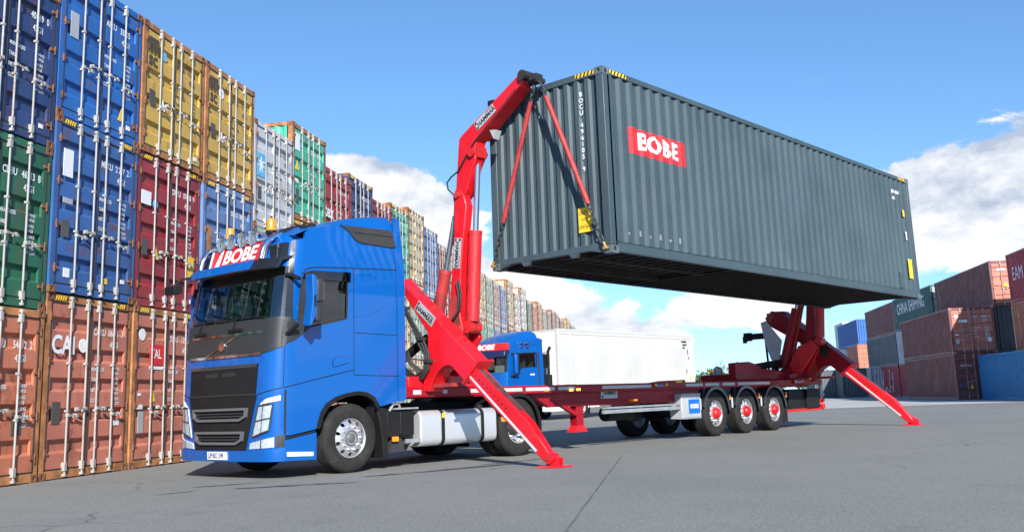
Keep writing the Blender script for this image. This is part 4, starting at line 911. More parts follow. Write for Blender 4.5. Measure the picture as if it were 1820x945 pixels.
for y0 in (.35, 1.55):
    b = MB(); b.box(-.35, .15, y0, y0 + .55, 1.55, 1.85); b.prism([(.05, 1.8), (.22, 1.8), (.35, 2.62), (.24, 2.66)], 'y', y0 + .03, y0 + .52); b.prism([(.24, 2.66), (.36, 2.64), (.38, 2.84), (.28, 2.86)], 'y', y0 + .15, y0 + .40); obj('seat', b, M_SEAT, tr, bevel=.05, seg=3)
b = MB(); cc = Vector((-.62, .72, 2.08)); ax = Vector((-.45, 0, .9)).normalized(); u = Vector((0, 1, 0)); w = ax.cross(u)
b.tube([cc + (u * cos(2 * pi * i / 24) + w * sin(2 * pi * i / 24)) * .23 for i in range(25)], .017, n=6); b.beam(cc - u * .22, cc + u * .22, .04, .02); b.cyl(cc, cc - ax * .3, .03, n=8); obj('steering_wheel', b, M_BLACK, tr, smooth=50)
for ya in (.09, 2.38):
    b = MB(); rows = [[(.05 - .15 * k / 8 * (1 if z < 2.4 else .5), ya + .015 * (k % 2) + .0, z) for k in range(9)] for z in (2.15, 2.4, 2.95)]
    rows = [[(-.14 + .16 * k / 8 - (2.95 - z) * -.08, ya + .025 * (k % 2), z) for k in range(9)] for z in (2.15, 2.5, 2.93)]
    b.loft(rows, cap=False, closed=False); obj('curtain', b, M_CURT, tr)
b = MB(); b.box(-.93, -.84, 1.5, 1.85, 2.13, 2.16); b.box(-.98, -.86, .9, 1.2, 2.125, 2.14); b.box(-1.0, -.88, 1.95, 2.2, 2.125, 2.15); obj('dash_papers', b, M_WPAINT, tr)
b = MB(); b.box(-1.02, -.90, .3, 2.2, 2.86, 3.02); obj('header_trim', b, M_INTER, tr)
# sun visor
b = MB(); rows = []
for j in range(17):
    a = -1 + j / 8; y = 1.25 + a * 1.20; bow = .16 * (1 - a ** 4); xb = -1.10 - bow
    rows.append([(xb - .20, y, 2.93), (xb - .21, y, 2.95), (xb - .13, y, 3.09), (xb + .06, y, 3.13), (xb + .10, y, 3.10), (xb - .10, y, 3.05), (xb - .17, y, 2.94)])
b.loft(rows, cap=True); b.m = [0 if i < 112 and i % 7 in (1, 2) and i // 7 >= 3 else 1 for i in range(len(b.f))]
vo_ = obj('sun_visor', b, [M_TBLUE, M_GLOSSB], tr, smooth=40)
# roof sign, bars, lamps
def Xs(y): return -1.23
b = MB(); b.prism([(-1.24, 3.08), (-1.02, 3.08), (-.96, 3.38), (-1.16, 3.38)], 'y', .56, 1.90); sg_ = obj('roof_sign', b, M_REDP, tr, bevel=.01)
sn = Vector((-.30, 0, .08)).normalized()
lettering('BOBE', 0.30, sg_, basis(Vector((-1.197, 1.14, 3.235)) + sn * .012, (0, -1, 0), (.08, 0, .30)), M_WPAINT, align='CENTER', bold=.03, sx=1.20, shear=.16)
b = MB(); P = [(1.64, 0.0), (1.78, 0.0), (1.66, .29), (1.60, .29)]
k = b.add([Vector((-1.24 + v * .267, y, 3.085 + v)) + sn * .012 for y, v in P]); b.face(range(k, k + 4)); obj('sign_mark', b, M_WPAINT, sg_)
for ya, yb in ((1.905, 1.93), (.53, .555)):
    b = MB(); b.prism([(-1.25, 3.08), (-1.0, 3.08), (-.95, 3.38), (-1.17, 3.38)], 'y', ya, yb); obj('sign_edge', b, M_WPAINT, sg_)
for y, s in ((.44, 1), (2.06, -1)):
    b = MB(); b.tube([(-1.30, y, 3.10), (-1.27, y, 3.24), (-1.20, y, 3.37), (-1.06, y, 3.47), (-.88, y, 3.53), (-.66, y, 3.60)], .042, n=12); obj('light_bar_tube', b, M_CHROME, tr, smooth=60)
    b = MB(); b.tube([(-.96, y, 3.51), (-.76, y, 3.58), (-.56, y, 3.63)], .055, n=12); obj('tube_clamp', b, M_BLACK, tr, smooth=60)
cabpatch('corner_deflector', [(2.36, 3.06), (2.66, 3.05), (2.76, 3.31), (2.37, 3.33)], M_GLOSSB, off=.012, thick=.012, both=True)
b = MB(); b.tube([(-1.14, .44, 3.42), (-1.15, .8, 3.42), (-1.15, 1.25, 3.42), (-1.15, 1.7, 3.42), (-1.14, 2.06, 3.42)], .025, n=8); obj('light_bar', b, M_GALV, tr, smooth=60)
for y in (.83, 1.10, 1.41, 1.67):
    l = obj('spot_lamp', MB().lathe([(.0, .12), (.05, .115), (.09, .07), (.122, .01), (.128, -.02), (.118, -.03), (.112, -.012), (.0, .02)], (-1.17, y, 3.48), 'x', 24), M_CHROME, tr, smooth=50)
    obj('lamp_glass', MB().lathe([(.114, -.022), (.07, -.034), (.0, -.040)], (-1.17, y, 3.48), 'x', 24), M_CLEAR, l, smooth=60)
    obj('lamp_reflector', MB().lathe([(.113, -.020), (.06, .004), (.0, .010)], (-1.17, y, 3.48), 'x', 24), M_LAMP, l, smooth=60)
    obj('lamp_bracket', MB().cyl((-1.12, y, 3.42), (-1.12, y, 3.36), .02), M_BLACK, l)
for (x, y, z, r) in ((-.95, .70, 3.555, .080), (-.95, 1.80, 3.555, .080)):
    bk = obj('beacon', MB().lathe([(r, .0), (r * 1.02, .05), (r * .86, .055), (r * .80, .18), (r * .62, .215), (.0, .225)], (x, y, z), 'z', 20), M_AMBER, tr, smooth=40)
    obj('beacon_base', MB().lathe([(.0, -.12), (r * .6, -.12), (r * .8, -.02), (r * 1.08, .0), (r * 1.08, .03), (r, .035)], (x, y, z), 'z', 20), M_BLACK, bk, smooth=40)
    obj('beacon_cap', MB().cyl((x, y, z + .22), (x, y, z + .25), .016, n=8), M_BLACK, bk)
for x, y in ((-.50, .30), (-.68, .26)): obj('marker_lamp', MB().lathe([(.07, .0), (.06, .03), (.02, .06), (.0, .06)], (x, y, roof_edge(x) + .03), 'z', 10), M_BLACK, tr, smooth=50)
# mirrors
for s in (0, 1):
    MY = lambda y: y if s == 0 else 2.5 - y
    mroot = obj('mirror', MB().prism([(-.99, 2.82), (-.94, 2.81), (-.90, 2.76), (-.905, 2.42), (-.925, 2.22), (-1.01, 2.08), (-1.03, 2.10), (-.98, 2.45)], 'y', MY(-.37), MY(-.19)), M_TBLUE, tr, bevel=.03, seg=3)
    obj('mirror_housing', MB().box(-.90, -.77, MY(-.36), MY(-.18), 2.43, 2.76), M_GPLAST, mroot, bevel=.03, seg=3)
    obj('mirror_housing', MB().box(-.915, -.81, MY(-.35), MY(-.19), 2.15, 2.38), M_GPLAST, mroot, bevel=.03, seg=3)
    obj('mirror_glass', MB().box(-.77, -.767, MY(-.34), MY(-.20), 2.46, 2.73), M_CHROME, mroot)
    b = MB(); b.tube([(-1.05, MY(-.15), 2.77), (-1.10, MY(-.03), 2.83), (-1.14, MY(.06), 2.84)], .030, n=8); b.tube([(-1.08, MY(-.15), 2.12), (-1.13, MY(-.04), 2.03), (-1.15, MY(.03), 1.98)], .032, n=8)
    b.box(-.96, -.93, MY(-.376), MY(-.372), 2.36, 2.52); obj('mirror_arm', b, M_BLACK, mroot, smooth=50)
b = MB(); b.tube([(-1.28, 2.20, 3.02), (-1.50, 2.28, 2.98), (-1.62, 2.30, 2.86)], .022, n=8); b.box(-1.70, -1.56, 2.12, 2.42, 2.74, 2.86); obj('front_mirror', b, M_BLACK, tr, bevel=.02)
# wipers
for y0, y1 in ((1.0, .3), (1.95, 1.25)):
    b = MB(); P = [surf(front(y), z) + Vector((-.03, 0, 0)) for y, z in ((y0, 2.13), (y0 - .04, 2.30), (y1, 2.25))]
    b.tube(P[:2], .014, n=6); b.tube([surf(front(y0 + .25), 2.26) + Vector((-.03, 0, 0)), surf(front(y0 - .2), 2.275) + Vector((-.035, 0, 0)), surf(front(y1), 2.25) + Vector((-.03, 0, 0))], .010, n=6)
    b.box(P[0].x - .03, P[0].x + .03, y0 - .22, y0 + .1, 2.08, 2.12); obj('wiper', b, M_BLACK, tr)
# chassis
b = MB()
for y in (.82, 1.60): b.box(-1.0, 4.55, y, y + .08, .72, .98)
for x in (-.6, 1.2, 2.4, 3.2, 4.3): b.box(x, x + .1, .9, 1.6, .76, .94)
obj('chassis_frame', b, M_BLACK, tr)
b = MB(); b.box(-1.15, 1.0, .55, 1.95, .62, .98); b.box(-1.28, -.7, .15, 2.35, .30, .62); obj('engine_bay', b, M_DARK, tr)
for x in (0.0, 3.745): obj('axle', MB().cyl((x, .35, .5), (x, 2.15, .5), .09), M_BLACK, tr, smooth=50)
# mudguard post behind the front wheel, battery box, steps
b = MB(); b.prism([(.50, .94), (.72, .90), (.73, .18), (.64, .17), (.62, .45), (.57, .70)], 'y', .03, .62); obj('mud_guard', b, M_BLACK, tr, bevel=.015)
b = MB(); b.box(.74, 1.30, .06, .62, .48, .86); b.box(1.0, 1.05, .045, .07, .5, .84); obj('battery_box', b, M_BLACK, tr, bevel=.03)
b = MB(); b.cyl((.92, .30, .34), (1.30, .30, .34), .10, n=16); b.prism([(.80, .24), (1.12, .24), (1.05, .44), (.90, .46)], 'y', .08, .2); obj('air_valve_unit', b, M_GPLAST, tr, smooth=40)
b = MB(); b.box(.86, 1.36, .02, .62, .88, .905); b.tube([(.80, .08, .86), (.86, .06, .96), (.98, .06, .97), (1.02, .08, .90)], .022, n=6); obj('step_plate', b, M_GALV, tr)
b = MB(); b.box(1.10, 1.40, .02, .07, .365, .425); obj('tank_bracket', b, M_GALV, tr)
for x, z in ((.82, .40), (3.30, .60)): b = MB(); b.box(x, x + .12, .02, .05, z, z + .075); obj('side_marker', b, M_AMBER, tr, bevel=.006)
def tank(y0, y1):
    t_ = obj('fuel_tank', MB().prism([(u, v) for u, v in rrect(y0, y1, .29, .845, .11, 5)], 'x', 1.41, 3.18), M_TANK, tr, bevel=.025, seg=3)
    for xs_ in (1.86, 2.78):
        P = rrect(y0 - .008, y1 + .008, .282, .853, .115, 5)
        b = MB(); b.loft([[(xs_, u, v) for u, v in P], [(xs_ + .075, u, v) for u, v in P]], cap=False); obj('tank_strap', b, M_BLACK, t_, smooth=40)
    obj('tank_cap', MB().cyl((2.95, (y0 + y1) / 2 - .12, .84), (2.95, (y0 + y1) / 2 - .12, .90), .06, n=16), M_BLACK, t_)
    b = MB(); b.box(1.87, 1.93, y0 - .014, y0 - .010, .72, .80); obj('strap_label', b, M_YEL, t_)
tank(.03, .66); tank(1.84, 2.47)
b = MB(); b.box(3.18, 3.24, .05, .62, .40, .84); obj('tank_end_plate', b, M_BLACK, tr)
# wheels
def wheel(name, parent, x, yout, side, R=0.50, W=0.33, hub='steer', tw=None):
    """side=+1: tyre extends to +y from yout (near side)"""
    s = side; w = W
    prof = [(.285, .03), (.30, .012), (.36, .0), (.43, .004), (R - .035, .018), (R - .012, .035), (R - .002, .060), (R, .075)]
    for g_ in range(4):
        a = .075 + (w - .15) * (g_ + .5) / 4.0; prof += [(R, a - .012), (R - .012, a - .008), (R - .012, a + .008), (R, a + .012)]
    prof += [(R, w - .075), (R - .012, w - .035), (R - .035, w - .018), (.43, w - .004), (.36, w), (.285, w - .03)]
    ty = obj(name, MB().lathe([(r, t * s) for r, t in prof], (x, yout, R), 'y', 48), M_TYRE, parent, smooth=35)
    rim = [(.270, .04), (.300, .022), (.308, .028), (.300, .04), (.285, .05), (.275, .10), (.272, w - .05), (.295, w - .02)]
    obj('rim', MB().lathe([(r, t * s) for r, t in rim], (x, yout, R), 'y', 40), M_ALU, ty, smooth=45)
    dz = {'steer': lambda r: .06 - .045 * smst(.27, .19, r) - .0 * r, 'drive': lambda r: .07 + .10 * smst(.275, .20, r), 'trail': lambda r: .07 - .02 * smst(.27, .19, r)}[hub]
    holes = [circ(.232 * cos(a), .232 * sin(a), .030, 8) for a in [2 * pi * (i + .5) / 10 for i in range(10)]]
    pl = plate(lambda u, v, d: (x + u, yout + s * (dz(math.hypot(u, v)) - d), R + v), circ(0, 0, .277, 40), holes, .012, .045)
    obj('wheel_disc', pl, M_ALU, ty, smooth=50)
    b = MB()
    for i in range(10):
        a = 2 * pi * i / 10; r = .168; y0 = yout + s * dz(r); b.cyl((x + r * cos(a), y0, R + r * sin(a)), (x + r * cos(a), y0 - s * .032, R + r * sin(a)), .018, .014, n=8)
    obj('wheel_nuts', b, M_ALU, ty, smooth=40)
    hy = yout + s * dz(.1)
    if hub == 'steer': hp = [(.118, .0), (.112, -.018), (.098, -.02), (.092, .02), (.075, .03), (.07, -.012), (.05, -.028), (.0, -.03)]; hmt = M_GFRAME
    elif hub == 'drive': hp = [(.15, .0), (.14, -.05), (.11, -.10), (.06, -.115), (.0, -.12)]; hmt = M_GPLAST
    else: hp = [(.128, .0), (.122, -.05), (.10, -.085), (.072, -.10), (.07, -.115), (.0, -.118)]; hmt = M_RED
    obj('hub', MB().lathe([(r, t * s) for r, t in hp], (x, hy, R), 'y', 24), hmt, ty, smooth=40)
    return ty
wheel('front_wheel', tr, 0.0, 0.0, 1); wheel('front_wheel', tr, 0.0, 2.5, -1)
for yo, s in ((0.02, 1), (2.48, -1)):
    wheel('drive_wheel', tr, 3.745, yo, s, hub='drive', W=.30); wheel('drive_wheel', tr, 3.745, yo + s * .34, s, hub='trail', W=.28)
def fender(parent, cx, R_, y0, y1, a0, a1, m_, name='mudguard', lip=True, tail=0.0):
    b = MB(); rings = []
    for i in range(21):
        a = radians(a0 + (a1 - a0) * i / 20); c_, s_ = cos(a), sin(a)
        rings.append([(cx + R_ * c_, y0, .5 + R_ * s_), (cx + R_ * c_, y1, .5 + R_ * s_), (cx + (R_ - .02) * c_, y1, .5 + (R_ - .02) * s_), (cx + (R_ - .02) * c_, y0 + .03, .5 + (R_ - .02) * s_), (cx + (R_ - .065) * c_, y0 + .02, .5 + (R_ - .065) * s_), (cx + (R_ - .065) * c_, y0, .5 + (R_ - .065) * s_)])
    b.loft(rings); o = obj(name, b, m_, parent, smooth=40)
    if tail:
        a = radians(a0); b = MB(); b.box(cx + R_ * cos(a) - .02, cx + R_ * cos(a), y0 + .01, y1, tail, .5 + R_ * sin(a)); obj('mud_flap', b, M_GASKET, o)
    return o
for y0, y1 in ((0.0, .68), (2.5, 1.82)): fender(tr, 3.745, .58, y0, y1, -8, 155, M_BLACK, tail=.12)
b = MB(); b.prism(circ(3.5, 1.25, .48, 28), 'z', .99, 1.04); b.box(3.2, 3.9, .8, 1.7, .95, 1.0); obj('fifth_wheel', b, M_BLACK, tr)
# ---------------------------------------------------------------- side-lifter trailer
tl = thing('side_lifter_trailer', 'red side-lifter trailer with two loading cranes and three red-hubbed axles', 'trailer', TM)
for y0, y1 in ((.02, .14), (2.36, 2.48)):
    b = MB(); b.prism([(1.05, 1.06), (15.9, 1.06), (15.9, 1.20), (1.05, 1.20)], 'y', y0, y1); obj('side_rail', b, M_DRED, tl, bevel=.008)
for y0, y1 in ((.16, .26), (2.24, 2.34)):
    b = MB(); b.prism([(4.2, 1.06), (4.75, .80), (9.35, .78), (9.9, 1.02), (15.4, 1.02), (15.4, 1.06)], 'y', y0, y1); obj('main_beam', b, M_DRED, tl, bevel=.008)
for x in (1.3, 2.6, 4.0, 5.4, 6.8, 8.2, 9.6, 11.0, 12.4, 13.8, 15.2):
    b = MB(); b.box(x, x + .14, .14, 2.36, 1.07, 1.18); obj('cross_member', b, M_DRED, tl)
b = MB(); b.box(1.3, 4.4, .5, 2.0, 1.045, 1.065); b.cyl((3.5, 1.25, 1.06), (3.5, 1.25, .98), .05); obj('coupling_plate', b, M_DRED, tl)
for xa, xb in ((1.9, 2.0), (2.55, 3.05), (3.15, 3.85), (3.95, 4.75), (4.85, 5.35), (6.2, 7.9), (9.2, 9.9), (10.0, 10.6), (10.75, 11.3), (11.45, 13.0)):
    b = MB(); b.box(xa, xb, .015, .02, 1.105, 1.165); obj('reflective_tape', b, M_REFL, tl)
b = MB(); b.box(1.25, 1.42, .015, .02, 1.10, 1.17); obj('reflective_tape', b, M_REFL, tl)
b = MB(); b.box(6.32, 6.86, .145, .158, .92, 1.115); hp_ = obj('maker_plate', b, M_PLATEG, tl)
lettering('HAMMAR', .10, hp_, basis((6.60, .143, 1.02), (1, 0, 0), (0, 0, 1)), M_BLK, align='CENTER', bold=.03, sx=.95)
b = MB(); b.box(6.34, 6.39, .141, .144, 1.05, 1.10); b.box(6.34, 6.39, .141, .144, .935, .975); obj('maker_mark', b, M_BLK, hp_)
for x, z, lit in ((4.45, 1.085, 0), (5.18, 1.085, 1), (5.40, 1.09, 1), (7.25, .85, 0)):
    b = MB(); b.box(x, x + .09, .0, .02 if z > 1 else .16, z, z + .035); obj('side_marker_lamp', b, M_AMBERLIT if lit else M_AMBER, tl)
b = MB(); b.prism([(4.70, .98), (5.52, .62), (5.58, .66), (4.86, 1.02)], 'y', .15, .23); obj('leg_brace', b, M_DRED, tl)
for y in (.18, 2.14):
    b = MB(); b.box(5.58, 5.78, y, y + .18, .42, 1.06); lg = obj('landing_leg', b, M_DRED, tl, bevel=.01)
    b = MB(); b.loft([[(5.50, y - .03, .32), (5.86, y - .03, .32), (5.86, y + .21, .32), (5.50, y + .21, .32)], [(5.52, y - .02, .345), (5.84, y - .02, .345), (5.84, y + .20, .345), (5.52, y + .20, .345)], [(5.58, y, .44), (5.78, y, .44), (5.78, y + .18, .44), (5.58, y + .18, .44)]]); obj('leg_foot', b, M_RED, lg)
# twist-lock bolsters
for x in (7.9, 14.2):
    b = MB(); b.prism([(x, 1.20), (x + .35, 1.235), (x + 1.22, 1.25), (x + 1.22, 1.10), (x + .9, 1.09), (x, 1.10)], 'y', -.03, .12); bo = obj('bolster', b, M_DRED, tl, bevel=.01)
    b = MB(); b.box(x + .1, x + .4, -.035, -.03, 1.115, 1.16); obj('bolster_lock', b, M_TBLUE, bo)
    for xx in (x + .05, x + .45): b = MB(); b.box(xx, xx + .06, -.04, -.03, 1.13, 1.18); obj('lock_grip', b, M_YEL, bo)
    b = MB(); b.box(x + .85, x + 1.1, -.034, -.03, 1.19, 1.235); obj('reflector', b, M_YEL, bo)
    b = MB(); b.box(x + .2, x + .5, 2.4, 2.5, 1.10, 1.25); obj('bolster', b, M_DRED, tl)
# running gear
WXS = (10.394, 11.770, 13.146)
for x in WXS:
    obj('axle', MB().cyl((x, .4, .5), (x, 2.1, .5), .075), M_BLACK, tl, smooth=50)
    for yo, s in ((0.0, 1), (2.5, -1)): wheel('trailer_wheel', tl, x, yo, s, hub='trail', W=.385)
    for y0, y1 in ((-.02, .44), (2.52, 2.06)): fender(tl, x, .595, y0, y1, 5, 165, mat('blue_sheen_mudguard', (0.020, 0.026, 0.036), 0.28, coat=.6, var=.1), tail=.16 if x == WXS[2] else 0)
    b = MB(); b.box(x - .68, x - .64, .0, .02, .60, .84); obj('mudguard_trim', b, M_REFL, tl)
    b = MB(); b.box(x + .55, x + .60, -.03, -.015, .78, .90); obj('reflector', b, M_AMBER, tl)
    for y in (.75, 1.65): b = MB(); b.beam((x - .55, y, .75), (x + .1, y, .48), .08, .12); b.cyl((x + .3, y, .55), (x + .3, y, .95), .11, n=12); obj('suspension_arm', b, M_BLACK, tl, smooth=40)
b = MB(); b.box(9.9, 14.2, .55, .65, .80, 1.03); b.box(9.9, 14.2, 1.85, 1.95, .80, 1.03); obj('bogie_frame', b, M_BLACK, tl)
b = MB(); b.box(8.95, 9.72, -.01, .30, .42, .955); bx_ = obj('tool_box', b, M_PLATEG, tl, bevel=.015)
b = MB(); b.box(9.22, 9.66, -.016, -.011, .53, .83); bs = obj('name_panel', b, mat('blue_print', (0.0, .12, .52), .4, var=.03), bx_)
lettering('BOBE', .115, bs, basis((9.44, -.019, .68), (1, 0, 0), (0, 0, 1)), M_WPAINT, align='CENTER', bold=.05, sx=1.15)
b = MB(); b.box(8.98, 9.70, -.02, -.012, .91, .955); b.box(8.98, 9.70, -.02, -.012, .42, .46); obj('box_trim', b, M_GALV, bx_)
b = MB(); b.box(6.2, 9.0, .02, .06, .63, .70); b.box(6.2, 9.0, .02, .06, .72, .755); obj('side_guard', b, M_GALV, tl)
b = MB(); b.cyl((7.4, .9, .60), (8.3, .9, .60), .15, n=18); b.cyl((8.4, 1.1, .55), (8.9, 1.1, .55), .14, n=18); obj('air_tank', b, M_BLACK, tl, smooth=40)
b = MB(); b.box(14.15, 15.0, .12, .75, .46, .95); b.box(15.03, 15.75, .05, .8, .47, .96); obj('hydraulic_unit', b, M_BLACK, tl, bevel=.02)
b = MB(); b.box(13.6, 16.05, .1, 2.4, .40, .47); b.box(15.9, 16.05, .05, 2.45, .44, .56); obj('rear_bumper', b, M_RED, tl, bevel=.01)
b = MB(); b.cyl((15.98, .12, .60), (15.98, .12, 1.06), .05, n=12); b.cyl((16.0, .05, .66), (16.0, .25, .66), .045); b.cyl((16.0, .05, .8), (16.0, .25, .8), .045); obj('valve_block', b, M_GALV, tl, smooth=40)
b = MB(); b.box(15.9, 15.95, .03, .3, .58, .7); b.box(15.9, 15.95, 2.2, 2.47, .58, .7); obj('tail_lamp', b, M_REDP, tl)
b = MB(); b.tube([(14.25, 2.3, 1.2), (14.3, 2.3, 1.58), (14.45, 2.3, 1.62), (14.62, 2.3, 1.58), (14.75, 2.3, 1.2)], .03, n=6); b.box(14.33, 14.6, 2.28, 2.32, 1.25, 1.55); obj('ladder_rack', b, M_GALV, tl)

# --- one loading crane: the beam and leg slope down to the near side, the boom folds up over it (front face at x0)
def crane(x0, rear):
    mR = M_DRED if rear else M_RED; X0, X1 = x0 - .10, x0 + .22  # rear crane gets the darker red: its shade is put into the colour
    yz = lambda P, a, b_, **k: MB().prism(P, 'x', a, b_, **k)
    # support beam body with the round opening
    body = [(.98, 3.04), (.62, 3.02), (-1.14, 1.55), (-.86, 1.28), (-.60, 1.50), (-.52, 1.53), (-.42, 1.52), (-.28, 1.44), (-.18, 1.34), (-.08, 1.14), (.06, 1.14), (.04, 1.34), (-.06, 1.75), (-.07, 2.06), (.46, 2.71), (.90, 2.80)]
    bd = obj('support_beam', yz(body, X0, X1), mR, tl, bevel=.015)
    b2 = MB(); b2.beam((x0 + .06, -1.19, 1.575), (x0 + .06, -.83, 1.235), .36, .035, up=(0, .7, .7)); obj('beam_collar', b2, mR, bd, bevel=.008)
    b = MB(); b.box(X1 - .005, X1 + .04, -.2, .1, 1.2, 2.3); b.box(X0 + .06, X1 - .02, -.55, .25, 1.20, 1.26); obj('beam_web', b, M_GREASE, bd)
    pl_ = lambda P, off: P
    if not rear:
        C = Vector((X0 - .006, -.025, 2.38)); u = Vector((0, -.78, -.62)).normalized(); v = Vector((0, -.62, .78)).normalized()
        pm = basis(C, (0, -.775, -.632), (0, -.632, .775))
        b = MB(); b.box(-.25, .25, -.085, .085, -.004, .0); mp = obj('maker_plate', b, M_PLATEG, bd, mw=pm)
        lettering('HAMMAR', .105, mp, basis((-.005, -.02, .003), (1, 0, 0), (0, 1, 0)), M_BLK, align='CENTER', bold=.03, sx=1.05)
        b = MB(); b.box(-.235, -.20, .03, .07, .001, .003); b.box(-.235, -.20, -.07, -.035, .001, .003); obj('maker_mark', b, M_BLK, mp)
        b = MB(); b.box(.05, .22, .035, .05, .001, .002); b.box(.05, .22, -.06, -.05, .001, .002); obj('small_print', b, M_BLK, mp)
    # sliding leg
    leg = [(-.88, 1.30), (-1.05, 1.46), (-2.12, .63), (-2.51, .16), (-2.53, .09), (-2.46, .05), (-2.38, .08)]
    lw = lambda y: .25 - .12 * smst(-1.3, -2.45, y)
    fx_ = (lambda y, t: X0 + .04 + t * lw(y)) if not rear else (lambda y, t: X1 - .04 - (1 - t) * lw(y))
    lo = obj('stabiliser_leg', MB().loft([[(fx_(u, 0), u, v) for u, v in leg], [(fx_(u, 1), u, v) for u, v in leg]]), M_RED, tl, bevel=.012); XF, XS = (X0 + .04, -1) if not rear else (X1 - .04, 1)
    b = MB(); n = b.add([(XF + XS * .005, -.935, 1.335), (XF + XS * .005, -.960, 1.360), (XF + XS * .005, -2.265, .245), (XF + XS * .005, -2.235, .215)]); b.face(range(n, n + 4)); obj('reflective_tape', b, M_REFL, lo)
    b = MB()
    for i in range(9):
        t = i / 8; y = -1.08 - .60 * t; z = 1.345 - .50 * t; b.cyl((XF + XS * .004, y, z), (XF + XS * .008, y, z), .015, n=8)
    obj('pin_hole', b, M_DARK, lo)
    b = MB(); b.beam((x0 + .06, -1.08, 1.440), (x0 + .06, -1.9, .803), .13, .010, up=(0, -.6, .8)); obj('wear_strip', b, mat('scraped_steel', (.10, .045, .045), .5, .2, var=.5, vscale=5, dirt=.5, dirtcol=(.4, .02, .02), dscale=4), lo)
    ft = obj('foot_joint', MB().cyl((X0 + .02, -2.47, .13), (X0 + .20, -2.47, .13), .075, n=16), M_RED, lo, smooth=40)
    b = MB(); b.prism(circ(-2.47, .13, .035, 10), 'x', X0 + .005, X0 + .02); obj('foot_pin', b, M_GREASE, lo)
    b = MB(); b.loft([[(x0 - .14, -2.68, .005), (x0 + .22, -2.68, .005), (x0 + .22, -2.30, .005), (x0 - .14, -2.30, .005)], [(x0 - .13, -2.67, .03), (x0 + .21, -2.67, .03), (x0 + .21, -2.31, .03), (x0 - .13, -2.31, .03)]])
    b.box(x0 - .02, x0 + .0, -2.60, -2.38, .03, .14); b.box(x0 + .085, x0 + .105, -2.60, -2.38, .03, .14); obj('foot_plate', b, M_RED, lo)
    # lower boom, upper boom, in the plane behind the beam
    B0 = x0 + .35; B1 = B0 + .28; LB1 = B0 + .17
    lower = [(-.08, 2.25), (-.16, 2.75), (-.27, 3.64), (-.30, 4.38), (-.34, 4.45), (-.43, 4.43), (-.52, 4.30), (-.57, 4.12), (-.50, 3.70), (-.40, 3.0), (-.36, 2.35), (-.42, 2.12), (-.40, 1.98), (-.30, 1.90), (-.12, 1.98)]
    lb = obj('lower_boom', yz(lower, B0, LB1), mR, tl, bevel=.015)
    b = MB(); b.prism([(-.095, 2.25), (-.15, 2.62), (-.30, 2.70), (-.365, 2.58), (-.35, 2.33), (-.40, 2.10), (-.385, 2.0), (-.29, 1.92), (-.14, 1.99)], 'x', B0 - .004, B0 - .001); obj('grease_stain', b, M_GREASE, lb)
    b = MB(); b.cyl((B0 - .04, -.38, 4.33), (B1 + .02, -.38, 4.33), .055, n=16); obj('boom_pin', b, M_GREASE, lb, smooth=40); b = MB(); b.cyl((B0 - .04, -.33, 2.12), (B1 + .1, -.33, 2.12), .065, n=16); obj('boom_pin', b, M_GREASE, lb, smooth=40)
    upper = [(-.31, 4.32), (-.34, 4.60), (-.42, 5.28), (-.50, 5.34), (-1.82, 6.09), (-1.92, 6.09), (-1.97, 6.02), (-1.90, 5.93), (-.82, 5.17), (-.78, 5.02), (-.80, 4.88), (-.70, 4.72), (-.58, 4.40), (-.50, 4.30)]
    ub = obj('upper_boom', yz(upper, B0 + .02, B1 - .02), mR, tl, bevel=.015)
    b = MB(); b.beam((B0 + .14, -1.84, 5.89), (B0 + .14, -.86, 5.20), .29, .02, up=(0, -.6, .8)); obj('boom_rib', b, mR, ub)
    b = MB(); b.cyl((B0 - .04, -1.91, 6.03), (B1 + .04, -1.91, 6.03), .085, n=16); b.cyl((B0 + .02, -2.06, 5.96), (B1 + .04, -2.06, 5.96), .05, n=12); b.box(B0 + .08, B1 - .04, -2.12, -1.9, 5.90, 6.04); obj('boom_head', b, mat('oily_steel', (.035, .028, .026), .5, .3, var=.3, vscale=6), ub, smooth=40)
    b = MB(); b.cyl((B0 - .03, -.73, 4.99), (B1 + .03, -.73, 4.99), .075, n=14); b.box(B0 + .03, B1 - .03, -.84, -.66, 4.90, 5.08); obj('cylinder_eye', b, M_REDW, ub, smooth=40)
    b = MB(); b.prism([(-1.16, 5.28), (-1.30, 5.26), (-1.24, 5.12)], 'x', B0 - .01, B0 + .12); obj('work_lamp', b, M_PLATEG, ub)
    b = MB(); b.box(B0 + .05, B0 + .2, -1.18, -1.08, 5.72, 5.80); obj('boom_lamp', b, M_BLACK, ub)
    if not rear:
        for C, ax, ay, L_ in ((Vector((B0 + .012, -1.045, 5.525)), (0, -.86, .51), (0, .51, .86), .245), (Vector((B0 - .004, -.345, 3.36)), (0, .12, -.99), (0, -.99, -.12), .25)):
            pm = basis(C, ax, ay); flip = pm.to_3x3() @ Vector((0, 0, 1))
            if flip.x > 0: pm = basis(C, ax, tuple(-k for k in ay))
            b = MB(); b.box(-L_, L_, -.078, .078, -.002, .004); mp = obj('maker_plate', b, M_PLATEG, ub if C.z > 4.5 else lb, mw=pm)
            lettering('HAMMAR', .105, mp, basis((.03, -.012, .006), (1, 0, 0), (0, 1, 0)), M_BLK, align='CENTER', bold=.03, sx=1.0)
            b = MB(); b.box(-L_ + .01, -L_ + .05, .025, .068, .005, .006); b.box(-L_ + .01, -L_ + .05, -.068, -.03, .005, .006); b.box(.05, L_ - .02, .05, .062, .005, .006); obj('maker_mark', b, M_BLK, mp)
    # hydraulic cylinders
    yc = x0 + .50
    c1 = obj('lift_cylinder', MB().cyl((yc, -.50, 2.24), (yc, -.62, 3.68), .112, n=24), M_REDW, tl, smooth=40)
